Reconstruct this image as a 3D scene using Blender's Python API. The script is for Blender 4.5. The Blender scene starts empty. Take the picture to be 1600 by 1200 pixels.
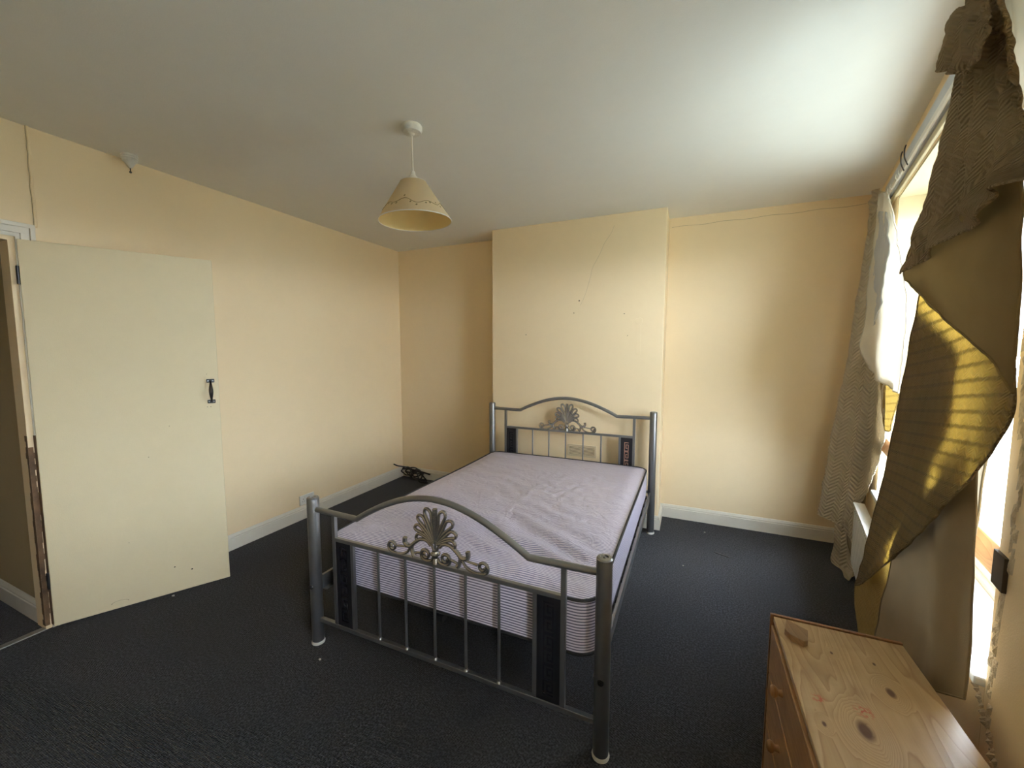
import bpy, math, random
from mathutils import Vector, Matrix, noise
random.seed(7)
PI = math.pi
sc = bpy.context.scene
C = sc.collection

# ------------------------------------------------------------------ camera
cam_d = bpy.data.cameras.new('camera')
cam = bpy.data.objects.new('camera', cam_d); C.objects.link(cam)
R_ = ((0.914780920, 0.403948154, 0.001325331), (-0.034867426, 0.075691236, 0.996521500), (-0.402442704, 0.911645066, -0.083325531))
m4 = Matrix(((R_[0][0], R_[1][0], -R_[2][0], 1.6807), (R_[0][1], R_[1][1], -R_[2][1], -1.3742), (R_[0][2], R_[1][2], -R_[2][2], 1.4783), (0, 0, 0, 1)))
cam.matrix_world = m4
cam_d.sensor_width = 36.0; cam_d.lens = 630.1 / 1600 * 36.0; cam_d.clip_start = 0.03
sc.camera = cam
# ------------------------------------------------------------------ exposure
sc.view_settings.view_transform = 'Standard'; sc.view_settings.look = 'None'
sc.view_settings.gamma = 1.0; sc.view_settings.use_curve_mapping = False
sc.view_settings.exposure = 0.12
sc.cycles.max_bounces = 14; sc.cycles.diffuse_bounces = 8; sc.cycles.transmission_bounces = 10; sc.cycles.transparent_max_bounces = 12
sc.cycles.use_denoising = True
try: sc.cycles.sample_clamp_indirect = 6.0
except Exception: pass

# ------------------------------------------------------------------ world (overcast sky above, pale ground below)
w = bpy.data.worlds.new('world'); sc.world = w; w.use_nodes = True
nt = w.node_tree; nt.nodes.clear()
wo = nt.nodes.new('ShaderNodeOutputWorld'); bg = nt.nodes.new('ShaderNodeBackground')
tc = nt.nodes.new('ShaderNodeTexCoord'); sx = nt.nodes.new('ShaderNodeSeparateXYZ'); cr = nt.nodes.new('ShaderNodeValToRGB')
mr = nt.nodes.new('ShaderNodeMapRange'); mr.inputs['From Min'].default_value = -1; mr.inputs['From Max'].default_value = 1
nt.links.new(tc.outputs['Generated'], sx.inputs[0]); nt.links.new(sx.outputs['Z'], mr.inputs['Value'])
nt.links.new(mr.outputs[0], cr.inputs[0]); nt.links.new(cr.outputs[0], bg.inputs[0]); nt.links.new(bg.outputs[0], wo.inputs[0])
e = cr.color_ramp.elements
e[0].position = 0.0; e[0].color = (0.15, 0.18, 0.18, 1)
e[1].position = 0.47; e[1].color = (0.21, 0.245, 0.245, 1)
x = e.new(0.51); x.color = (0.86, 0.95, 1.06, 1)
x = e.new(1.0); x.color = (0.76, 0.90, 1.10, 1)
bg.inputs[1].default_value = 37.0

# window wall frame: s along the wall from the far corner, t into the room, z up
ANG = math.radians(11)
P0 = Vector((2.865, 2.385, 0)); Dv = Vector((-math.sin(ANG), -math.cos(ANG), 0)); Nv = Vector((-math.cos(ANG), math.sin(ANG), 0))
def W(s, t, z): return P0 + Dv * s + Nv * t + Vector((0, 0, z))
S0, S1, Z0, Z1 = 0.72, 2.43, 0.62, 2.35      # window opening
Q0, Q1 = 3.40, 4.15                          # added unseen window beside the camera, brightens the left wall
def portal(name, c, xax, yax, sx_, sy_):
    l = bpy.data.lights.new(name, 'AREA'); l.shape = 'RECTANGLE'; l.size = sx_; l.size_y = sy_
    l.cycles.is_portal = True
    o = bpy.data.objects.new(name, l); C.objects.link(o)
    z = xax.cross(yax)
    o.matrix_world = Matrix(((xax.x, yax.x, z.x, c.x), (xax.y, yax.y, z.y, c.y), (xax.z, yax.z, z.z, c.z), (0, 0, 0, 1)))
portal('window_portal', W((S0 + S1) / 2, -0.24, (Z0 + Z1) / 2), Dv, Vector((0, 0, 1)), S1 - S0, Z1 - Z0)
portal('added_window_portal', W((Q0 + Q1) / 2, -0.24, (Z0 + Z1) / 2), Dv, Vector((0, 0, 1)), Q1 - Q0, Z1 - Z0)  # portal of the added window

# ------------------------------------------------------------------ materials
def new_mat(name):
    m = bpy.data.materials.new(name); m.use_nodes = True
    return m, m.node_tree, m.node_tree.nodes['Principled BSDF']
def N(t, kind, **kw):
    n = t.nodes.new(kind)
    for k, v in kw.items():
        if k in n.inputs: n.inputs[k].default_value = v
        else: setattr(n, k, v)
    return n
def mix_col(t, fac, a, b):
    n = t.nodes.new('ShaderNodeMix'); n.data_type = 'RGBA'
    for sock, v in ((n.inputs[0], fac), (n.inputs[6], a), (n.inputs[7], b)):
        if hasattr(v, 'is_linked') or hasattr(v, 'links'): t.links.new(v, sock)
        elif isinstance(v, (int, float)): sock.default_value = v
        else: sock.default_value = (*v, 1)
    return n.outputs[2]
def simple(name, col, rough=0.5, metal=0.0, bump=0.0, bscale=60, var=0.0, vscale=3.0, coords='Object', spec=0.5):
    m, t, b = new_mat(name)
    b.inputs['Base Color'].default_value = (*col, 1); b.inputs['Roughness'].default_value = rough
    b.inputs['Metallic'].default_value = metal; b.inputs['Specular IOR Level'].default_value = spec
    tcn = N(t, 'ShaderNodeTexCoord')
    if var:
        n = N(t, 'ShaderNodeTexNoise', Scale=vscale, Detail=6.0, Roughness=0.6); t.links.new(tcn.outputs[coords], n.inputs['Vector'])
        r = N(t, 'ShaderNodeMapRange'); r.inputs['From Min'].default_value = .3; r.inputs['From Max'].default_value = .7
        t.links.new(n.outputs['Fac'], r.inputs['Value'])
        o = mix_col(t, r.outputs[0], tuple(max(0, c * (1 - var)) for c in col), tuple(min(1, c * (1 + var)) for c in col))
        t.links.new(o, b.inputs['Base Color'])
    if bump:
        n = N(t, 'ShaderNodeTexNoise', Scale=float(bscale), Detail=5.0); t.links.new(tcn.outputs[coords], n.inputs['Vector'])
        bp = N(t, 'ShaderNodeBump', Strength=bump, Distance=0.004); t.links.new(n.outputs['Fac'], bp.inputs['Height'])
        t.links.new(bp.outputs[0], b.inputs['Normal'])
    return m
def wall_mat(name, col, var=.03, lump=.25):
    """painted old plaster: slow undulation plus fine roller texture"""
    m, t, b = new_mat(name)
    tcn = N(t, 'ShaderNodeTexCoord'); g = N(t, 'ShaderNodeNewGeometry')
    n1 = N(t, 'ShaderNodeTexNoise', Scale=2.2, Detail=3.0); n2 = N(t, 'ShaderNodeTexNoise', Scale=220.0, Detail=3.0); n3 = N(t, 'ShaderNodeTexNoise', Scale=9.0, Detail=7.0, Roughness=.65)
    for n in (n1, n2, n3): t.links.new(g.outputs['Position'], n.inputs['Vector'])
    b1 = N(t, 'ShaderNodeBump', Strength=lump, Distance=0.05); b2 = N(t, 'ShaderNodeBump', Strength=.25, Distance=0.0015)
    t.links.new(n1.outputs['Fac'], b1.inputs['Height']); t.links.new(n2.outputs['Fac'], b2.inputs['Height'])
    t.links.new(b1.outputs[0], b2.inputs['Normal']); t.links.new(b2.outputs[0], b.inputs['Normal'])
    o = mix_col(t, n3.outputs['Fac'], tuple(c * (1 - var) for c in col), tuple(c * (1 + var) for c in col))
    t.links.new(o, b.inputs['Base Color'])
    b.inputs['Roughness'].default_value = .62; b.inputs['Specular IOR Level'].default_value = .3
    return m
CREAM = (0.86, 0.70, 0.445)
M = {}
M['wall'] = wall_mat('cream_paint', CREAM)
M['passage'] = wall_mat('passage_shaded_cream', (0.42, 0.33, 0.18))  # same cream as the room, darkened so the passage's dimness is in the colour
M['reveal'] = wall_mat('pale_cream_reveal', (0.55, 0.48, 0.31), lump=.15)
M['ceiling'] = wall_mat('off_white_ceiling', (0.82, 0.815, 0.76), var=.02, lump=.3)
M['white_paint'] = simple('white_gloss_paint', (0.72, 0.68, 0.57), .35, bump=.1, bscale=30, var=.04, vscale=6)
M['grey_paint'] = simple('grey_white_board', (0.55, 0.58, 0.60), .5, bump=.2, bscale=25, var=.12, vscale=5)
M['window_white'] = simple('window_white', (0.78, 0.80, 0.82), .35)
M['door'] = wall_mat('door_cream_paint', (0.745, 0.645, 0.42), var=.035, lump=.04)
M['edge_wood'] = simple('bare_jamb_wood', (0.13, 0.075, 0.035), .7, var=.5, vscale=12)
M['black_metal'] = simple('black_iron', (0.006, 0.005, 0.005), .4, 0.0)
M['silver'] = simple('silver_paint_metal', (0.28, 0.285, 0.285), .33, .85, var=.05, vscale=14)
M['ornament'] = simple('cast_pewter', (0.36, 0.35, 0.33), .25, .9, bump=.2, bscale=60)
M['dark_metal'] = simple('dark_screw', (0.06, 0.06, 0.06), .35, .8)
M['black_panel'] = simple('black_panel', (0.010, 0.010, 0.013), .3)
M['black_relief'] = simple('black_gloss_relief', (0.016, 0.016, 0.022), .18)
M['copper'] = simple('copper_key_pattern', (0.62, 0.36, 0.26), .4, .6)
M['piping'] = simple('black_piping', (0.012, 0.012, 0.015), .55)
M['plastic_white'] = simple('white_plastic', (0.74, 0.72, 0.64), .35)
M['fitting'] = simple('painted_over_fitting', (0.70, 0.68, 0.60), .45, bump=.8, bscale=50, var=.1, vscale=30)
M['vent'] = simple('cream_vent', (0.68, 0.56, 0.36), .5)
M['vent_dark'] = simple('vent_slot', (0.16, 0.12, 0.07), .8)
M['cable'] = simple('black_cable', (0.010, 0.009, 0.008), .4)
M['alu'] = simple('threshold_metal', (0.38, 0.37, 0.34), .4, .7)
M['radiator'] = simple('white_radiator', (0.75, 0.74, 0.68), .3)
M['plaster'] = simple('bare_plaster', (0.62, 0.52, 0.36), .9, bump=1.0, bscale=90, var=.2, vscale=40)
M['paper'] = simple('paper_scrap', (0.6, 0.58, 0.52), .8)
M['hole'] = simple('dark_hole', (0.05, 0.035, 0.02), .9)
M['dark_line'] = simple('hairline_crack', (0.42, 0.34, 0.21), .9)

def carpet():
    m, t, b = new_mat('charcoal_carpet')
    g = N(t, 'ShaderNodeNewGeometry')
    v = N(t, 'ShaderNodeTexVoronoi', Scale=120.0); n = N(t, 'ShaderNodeTexNoise', Scale=115.0, Detail=2.0); big = N(t, 'ShaderNodeTexNoise', Scale=2.5, Detail=5.0)
    for q in (v, n, big): t.links.new(g.outputs['Position'], q.inputs['Vector'])
    wv = N(t, 'ShaderNodeTexWave', Scale=70.0, Distortion=3.0, Detail=2.0); wv.bands_direction = 'Y'; t.links.new(g.outputs['Position'], wv.inputs['Vector'])
    mr_ = N(t, 'ShaderNodeMapRange'); mr_.inputs['From Min'].default_value = .42; mr_.inputs['From Max'].default_value = .72
    t.links.new(n.outputs['Fac'], mr_.inputs['Value'])
    c1 = mix_col(t, mr_.outputs[0], (0.004, 0.004, 0.005), (0.105, 0.108, 0.126))
    c2 = mix_col(t, big.outputs['Fac'], (0.020, 0.020, 0.023), c1)
    t.links.new(c2, b.inputs['Base Color'])
    ad = N(t, 'ShaderNodeMath', operation='ADD'); t.links.new(v.outputs['Distance'], ad.inputs[0]); t.links.new(wv.outputs['Fac'], ad.inputs[1])
    bp = N(t, 'ShaderNodeBump', Strength=.7, Distance=.004); t.links.new(ad.outputs[0], bp.inputs['Height']); t.links.new(bp.outputs[0], b.inputs['Normal'])
    b.inputs['Roughness'].default_value = .95; b.inputs['Specular IOR Level'].default_value = .12
    b.inputs['Sheen Weight'].default_value = .12
    return m
M['carpet'] = carpet()

def pine(name, axis='Y', light=(0.62, 0.46, 0.26), dark=(0.36, 0.22, 0.105), knots=(), stains=(), scale=1.0):
    """pine boards: stretched ring pattern with dark knots at chosen spots (object space)"""
    m, t, b = new_mat(name)
    g = N(t, 'ShaderNodeNewGeometry')
    sep = N(t, 'ShaderNodeSeparateXYZ'); t.links.new(g.outputs['Position'], sep.inputs[0])
    pos = g.outputs['Position']; ring = None; kmask = None
    for (kx, ky, kz, kr) in knots:                       # warp field and mask of each knot
        sb = N(t, 'ShaderNodeVectorMath', operation='SUBTRACT'); t.links.new(g.outputs['Position'], sb.inputs[0]); sb.inputs[1].default_value = (kx, ky, kz)
        sc_ = N(t, 'ShaderNodeVectorMath', operation='MULTIPLY'); t.links.new(sb.outputs[0], sc_.inputs[0])
        sc_.inputs[1].default_value = (1.0, .55, .0) if axis == 'Y' else (1, 1, 1)
        ln = N(t, 'ShaderNodeVectorMath', operation='LENGTH'); t.links.new(sc_.outputs[0], ln.inputs[0])
        ex = N(t, 'ShaderNodeMapRange'); ex.inputs['From Min'].default_value = 0; ex.inputs['From Max'].default_value = kr * 4.5; ex.inputs['To Min'].default_value = 1; ex.inputs['To Max'].default_value = 0
        ex.interpolation_type = 'SMOOTHERSTEP'; t.links.new(ln.outputs['Value'], ex.inputs['Value'])
        mk = N(t, 'ShaderNodeMapRange'); mk.inputs['From Min'].default_value = kr * .55; mk.inputs['From Max'].default_value = kr * 1.1; mk.inputs['To Min'].default_value = 1; mk.inputs['To Max'].default_value = 0
        t.links.new(ln.outputs['Value'], mk.inputs['Value'])
        if ring is None: ring, kmask = ex.outputs[0], mk.outputs[0]
        else:
            a = N(t, 'ShaderNodeMath', operation='ADD'); t.links.new(ring, a.inputs[0]); t.links.new(ex.outputs[0], a.inputs[1]); ring = a.outputs[0]
            a = N(t, 'ShaderNodeMath', operation='MAXIMUM'); t.links.new(kmask, a.inputs[0]); t.links.new(mk.outputs[0], a.inputs[1]); kmask = a.outputs[0]
    mp = N(t, 'ShaderNodeMapping'); t.links.new(g.outputs['Position'], mp.inputs[0])
    mp.inputs['Scale'].default_value = (9 * scale, 1.1 * scale, 9 * scale) if axis == 'Y' else (1.1, 9, 9)
    n = N(t, 'ShaderNodeTexNoise', Scale=1.0, Detail=2.5, Roughness=.45, Distortion=.3); t.links.new(mp.outputs[0], n.inputs['Vector'])
    val = n.outputs['Fac']
    if ring is not None:
        ml = N(t, 'ShaderNodeMath', operation='MULTIPLY'); t.links.new(ring, ml.inputs[0]); ml.inputs[1].default_value = .55
        a = N(t, 'ShaderNodeMath', operation='ADD'); t.links.new(val, a.inputs[0]); t.links.new(ml.outputs[0], a.inputs[1]); val = a.outputs[0]
    k = N(t, 'ShaderNodeMath', operation='MULTIPLY'); t.links.new(val, k.inputs[0]); k.inputs[1].default_value = 16.0
    fr = N(t, 'ShaderNodeMath', operation='FRACT'); t.links.new(k.outputs[0], fr.inputs[0])
    rp = N(t, 'ShaderNodeValToRGB'); t.links.new(fr.outputs[0], rp.inputs[0])
    el = rp.color_ramp.elements; el[0].position = 0; el[0].color = (0, 0, 0, 1); el[1].position = .8; el[1].color = (.55, .55, .55, 1)
    q = el.new(.92); q.color = (1, 1, 1, 1); q = el.new(1.0); q.color = (0, 0, 0, 1)
    fib = N(t, 'ShaderNodeTexNoise', Scale=1.0, Detail=4.0); mp2 = N(t, 'ShaderNodeMapping'); t.links.new(g.outputs['Position'], mp2.inputs[0])
    mp2.inputs['Scale'].default_value = (260, 8, 260) if axis == 'Y' else (8, 260, 260); t.links.new(mp2.outputs[0], fib.inputs['Vector'])
    f1 = N(t, 'ShaderNodeMath', operation='MULTIPLY'); t.links.new(rp.outputs[0], f1.inputs[0]); f1.inputs[1].default_value = .62
    f2 = N(t, 'ShaderNodeMath', operation='MULTIPLY_ADD'); t.links.new(fib.outputs['Fac'], f2.inputs[0]); f2.inputs[1].default_value = .35; t.links.new(f1.outputs[0], f2.inputs[2])
    col = mix_col(t, f2.outputs[0], light, dark)
    st = N(t, 'ShaderNodeTexNoise', Scale=7.0, Detail=5.0); t.links.new(g.outputs['Position'], st.inputs['Vector'])
    sr = N(t, 'ShaderNodeMapRange'); sr.inputs['From Min'].default_value = .5; sr.inputs['From Max'].default_value = .8; sr.inputs['To Max'].default_value = .6; t.links.new(st.outputs['Fac'], sr.inputs['Value'])
    col = mix_col(t, sr.outputs[0], col, tuple(c * .72 for c in dark))
    for (rx, ry, rr) in stains:
        sb = N(t, 'ShaderNodeVectorMath', operation='SUBTRACT'); t.links.new(g.outputs['Position'], sb.inputs[0]); sb.inputs[1].default_value = (rx, ry, .6)
        ln = N(t, 'ShaderNodeVectorMath', operation='LENGTH'); t.links.new(sb.outputs[0], ln.inputs[0])
        sn = N(t, 'ShaderNodeTexNoise', Scale=120.0, Detail=2.0); t.links.new(g.outputs['Position'], sn.inputs['Vector'])
        mk = N(t, 'ShaderNodeMapRange'); mk.inputs['From Min'].default_value = rr; mk.inputs['From Max'].default_value = rr * .3; mk.inputs['To Max'].default_value = 1.0; t.links.new(ln.outputs['Value'], mk.inputs['Value'])
        gt = N(t, 'ShaderNodeMath', operation='GREATER_THAN'); t.links.new(sn.outputs['Fac'], gt.inputs[0]); gt.inputs[1].default_value = .52
        mu = N(t, 'ShaderNodeMath', operation='MULTIPLY'); t.links.new(mk.outputs[0], mu.inputs[0]); t.links.new(gt.outputs[0], mu.inputs[1])
        col = mix_col(t, mu.outputs[0], col, (0.52, 0.14, 0.08))
    if kmask is not None: col = mix_col(t, kmask, col, (0.13, 0.065, 0.04))
    t.links.new(col, b.inputs['Base Color']); b.inputs['Roughness'].default_value = .38
    bp = N(t, 'ShaderNodeBump', Strength=.12, Distance=.002); t.links.new(f2.outputs[0], bp.inputs['Height']); t.links.new(bp.outputs[0], b.inputs['Normal'])
    return m
M['pine_top'] = pine('pine_top', knots=((2.082, -.252, .6, .017), (2.183, -.094, .6, .0105), (2.000, -.269, .6, .005), (2.183, .011, .6, .004), (2.087, .015, .6, .004)), stains=((2.008, -.19, .02), (2.099, -.19, .026)))
M['pine'] = pine('pine_side', light=(0.50, 0.30, 0.14), dark=(0.27, 0.135, 0.05))
M['pine_dark'] = pine('pine_edge', light=(0.36, 0.18, 0.08), dark=(0.17, 0.075, 0.03))
M['pine_knob'] = simple('turned_pine', (0.36, 0.19, 0.08), .35, var=.2, vscale=20)
M['bar_wood'] = pine('stay_wood', light=(0.62, 0.36, 0.17), dark=(0.36, 0.17, 0.07))
M['offcut'] = pine('offcut_wood', light=(0.34, 0.21, 0.11), dark=(0.18, 0.10, 0.045))

def stripe_fabric(name, axis):
    """fine navy pinstripes on lilac white under thin creased plastic"""
    m, t, b = new_mat(name)
    g = N(t, 'ShaderNodeNewGeometry'); sep = N(t, 'ShaderNodeSeparateXYZ'); t.links.new(g.outputs['Position'], sep.inputs[0])
    dn = N(t, 'ShaderNodeTexNoise', Scale=5.0, Detail=2.0); t.links.new(g.outputs['Position'], dn.inputs['Vector'])
    dm = N(t, 'ShaderNodeMath', operation='MULTIPLY'); t.links.new(dn.outputs['Fac'], dm.inputs[0]); dm.inputs[1].default_value = .012 if axis == 'Y' else .002
    ad = N(t, 'ShaderNodeMath', operation='ADD'); t.links.new(sep.outputs[axis], ad.inputs[0]); t.links.new(dm.outputs[0], ad.inputs[1])
    k = N(t, 'ShaderNodeMath', operation='MULTIPLY'); t.links.new(ad.outputs[0], k.inputs[0]); k.inputs[1].default_value = 1 / .0115
    fr = N(t, 'ShaderNodeMath', operation='FRACT'); t.links.new(k.outputs[0], fr.inputs[0])
    rp = N(t, 'ShaderNodeValToRGB'); t.links.new(fr.outputs[0], rp.inputs[0]); el = rp.color_ramp.elements
    el[0].position = .46; el[0].color = (0, 0, 0, 1); el[1].position = .56; el[1].color = (1, 1, 1, 1)
    q = el.new(.90); q.color = (1, 1, 1, 1); q = el.new(1.0); q.color = (0, 0, 0, 1)
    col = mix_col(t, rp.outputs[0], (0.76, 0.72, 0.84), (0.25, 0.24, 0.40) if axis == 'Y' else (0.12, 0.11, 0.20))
    st = N(t, 'ShaderNodeTexNoise', Scale=3.5, Detail=6.0, Roughness=.7); t.links.new(g.outputs['Position'], st.inputs['Vector'])
    if axis == 'Y':      # dusty film over the upper end, where it is creased
        yr = N(t, 'ShaderNodeMapRange'); yr.inputs['From Min'].default_value = .45; yr.inputs['From Max'].default_value = .95; yr.inputs['To Max'].default_value = .62
        t.links.new(sep.outputs['Y'], yr.inputs['Value']); col = mix_col(t, yr.outputs[0], col, (0.62, 0.56, 0.62))
    sr = N(t, 'ShaderNodeMapRange'); sr.inputs['From Min'].default_value = .5; sr.inputs['From Max'].default_value = .75; sr.inputs['To Max'].default_value = .3; t.links.new(st.outputs['Fac'], sr.inputs['Value'])
    col = mix_col(t, sr.outputs[0], col, (0.52, 0.47, 0.46))
    t.links.new(col, b.inputs['Base Color']); b.inputs['Roughness'].default_value = .42
    b.inputs['Coat Weight'].default_value = .45; b.inputs['Coat Roughness'].default_value = .22
    c = N(t, 'ShaderNodeTexNoise', Scale=13.0, Detail=4.0, Distortion=1.6); t.links.new(g.outputs['Position'], c.inputs['Vector'])
    bp = N(t, 'ShaderNodeBump', Strength=.6 if axis == 'Y' else .15, Distance=.014); t.links.new(c.outputs['Fac'], bp.inputs['Height']); t.links.new(bp.outputs[0], b.inputs['Normal'])
    return m
M['ticking_top'] = stripe_fabric('ticking_top', 'Y'); M['ticking_side'] = stripe_fabric('ticking_side', 'Z')

def cloth_mat(name, col, trans_col, trans, weave=True, ribs=0.0, rough=.9, wp=1.0):
    """curtain cloth: diffuse mixed with translucency; woven zigzag relief from the cloth's own UVs (metres)"""
    m = bpy.data.materials.new(name); m.use_nodes = True; t = m.node_tree; t.nodes.clear()
    out = N(t, 'ShaderNodeOutputMaterial'); df = N(t, 'ShaderNodeBsdfDiffuse'); tr = N(t, 'ShaderNodeBsdfTranslucent'); mx = N(t, 'ShaderNodeMixShader')
    uv = N(t, 'ShaderNodeUVMap'); uv.uv_map = 'UVMap'
    sep = N(t, 'ShaderNodeSeparateXYZ'); t.links.new(uv.outputs[0], sep.inputs[0])
    df.inputs[0].default_value = (*col, 1); tr.inputs[0].default_value = (*trans_col, 1); mx.inputs[0].default_value = trans
    n = N(t, 'ShaderNodeTexNoise', Scale=6.0, Detail=6.0); t.links.new(uv.outputs[0], n.inputs['Vector'])
    c = mix_col(t, n.outputs['Fac'], tuple(x * .86 for x in col), tuple(min(1, x * 1.1) for x in col))
    t.links.new(c, df.inputs[0])
    fine = N(t, 'ShaderNodeTexNoise', Scale=400.0, Detail=2.0); t.links.new(uv.outputs[0], fine.inputs['Vector'])
    h = fine.outputs['Fac']
    if weave:     # herringbone: diagonal ribs that change direction every 2.2 cm
        pp = N(t, 'ShaderNodeMath', operation='PINGPONG'); t.links.new(sep.outputs['X'], pp.inputs[0]); pp.inputs[1].default_value = .022 * wp
        a = N(t, 'ShaderNodeMath', operation='MULTIPLY_ADD'); t.links.new(pp.outputs[0], a.inputs[0]); a.inputs[1].default_value = .8; t.links.new(sep.outputs['Y'], a.inputs[2])
        k = N(t, 'ShaderNodeMath', operation='MULTIPLY'); t.links.new(a.outputs[0], k.inputs[0]); k.inputs[1].default_value = 2 * PI / (.011 * wp)
        s_ = N(t, 'ShaderNodeMath', operation='SINE'); t.links.new(k.outputs[0], s_.inputs[0])
        q = N(t, 'ShaderNodeMath', operation='MULTIPLY_ADD'); t.links.new(s_.outputs[0], q.inputs[0]); q.inputs[1].default_value = .7; t.links.new(fine.outputs['Fac'], q.inputs[2]); h = q.outputs[0]
    bp = N(t, 'ShaderNodeBump', Strength=.9 if weave else .3, Distance=.004 * wp ** 1.5 if weave else .0015); t.links.new(h, bp.inputs['Height'])
    t.links.new(bp.outputs[0], df.inputs['Normal'])
    if ribs:      # thick woven rows every 3.6 cm let less light through
        k = N(t, 'ShaderNodeMath', operation='MULTIPLY'); t.links.new(sep.outputs['Y'], k.inputs[0]); k.inputs[1].default_value = 1 / .040
        fr = N(t, 'ShaderNodeMath', operation='FRACT'); t.links.new(k.outputs[0], fr.inputs[0])
        rp = N(t, 'ShaderNodeValToRGB'); t.links.new(fr.outputs[0], rp.inputs[0]); el = rp.color_ramp.elements
        el[0].position = 0; el[0].color = (1, 1, 1, 1); el[1].position = .66; el[1].color = (1, 1, 1, 1)
        q = el.new(.78); q.color = (0, 0, 0, 1); q = el.new(.95); q.color = (0, 0, 0, 1); q = el.new(1.0); q.color = (1, 1, 1, 1)
        t.links.new(mix_col(t, rp.outputs[0], tuple(x * (1 - ribs) for x in trans_col), trans_col), tr.inputs[0])
    t.links.new(df.outputs[0], mx.inputs[1]); t.links.new(tr.outputs[0], mx.inputs[2]); t.links.new(mx.outputs[0], out.inputs[0])
    return m
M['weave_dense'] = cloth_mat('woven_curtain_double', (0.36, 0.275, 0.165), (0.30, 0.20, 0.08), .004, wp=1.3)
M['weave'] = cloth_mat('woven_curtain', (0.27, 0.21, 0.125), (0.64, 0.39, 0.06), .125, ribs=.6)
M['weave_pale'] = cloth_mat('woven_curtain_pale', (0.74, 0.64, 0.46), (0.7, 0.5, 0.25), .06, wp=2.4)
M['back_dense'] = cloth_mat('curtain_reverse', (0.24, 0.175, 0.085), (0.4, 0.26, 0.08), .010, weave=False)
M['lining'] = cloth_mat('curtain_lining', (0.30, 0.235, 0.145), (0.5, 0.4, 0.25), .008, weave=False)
M['lining_pale'] = cloth_mat('curtain_lining_pale', (0.72, 0.67, 0.56), (0.80, 0.72, 0.55), .13, weave=False)
M['yellow_cloth'] = cloth_mat('backlit_yellow_cloth', (0.42, 0.30, 0.12), (0.65, 0.42, 0.09), .11, ribs=.35)
M['foil'] = cloth_mat('silvery_patch', (0.55, 0.56, 0.57), (0.5, 0.5, 0.5), .05, weave=False)
M['shade_out'] = cloth_mat('lamp_shade_card', (0.66, 0.57, 0.38), (0.8, 0.66, 0.38), .34, weave=False)
M['shade_in'] = cloth_mat('lamp_shade_lining', (0.90, 0.74, 0.36), (0.95, 0.74, 0.32), .40, weave=False)
M['vine'] = simple('olive_vine_print', (0.20, 0.17, 0.07), .8)

def glass():
    m = bpy.data.materials.new('window_glass'); m.use_nodes = True; t = m.node_tree; t.nodes.clear()
    out = N(t, 'ShaderNodeOutputMaterial'); a = N(t, 'ShaderNodeBsdfTransparent'); g = N(t, 'ShaderNodeBsdfGlossy', Roughness=.02); mx = N(t, 'ShaderNodeMixShader')
    mx.inputs[0].default_value = .06; t.links.new(a.outputs[0], mx.inputs[1]); t.links.new(g.outputs[0], mx.inputs[2]); t.links.new(mx.outputs[0], out.inputs[0])
    return m
M['glass'] = glass()

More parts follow.
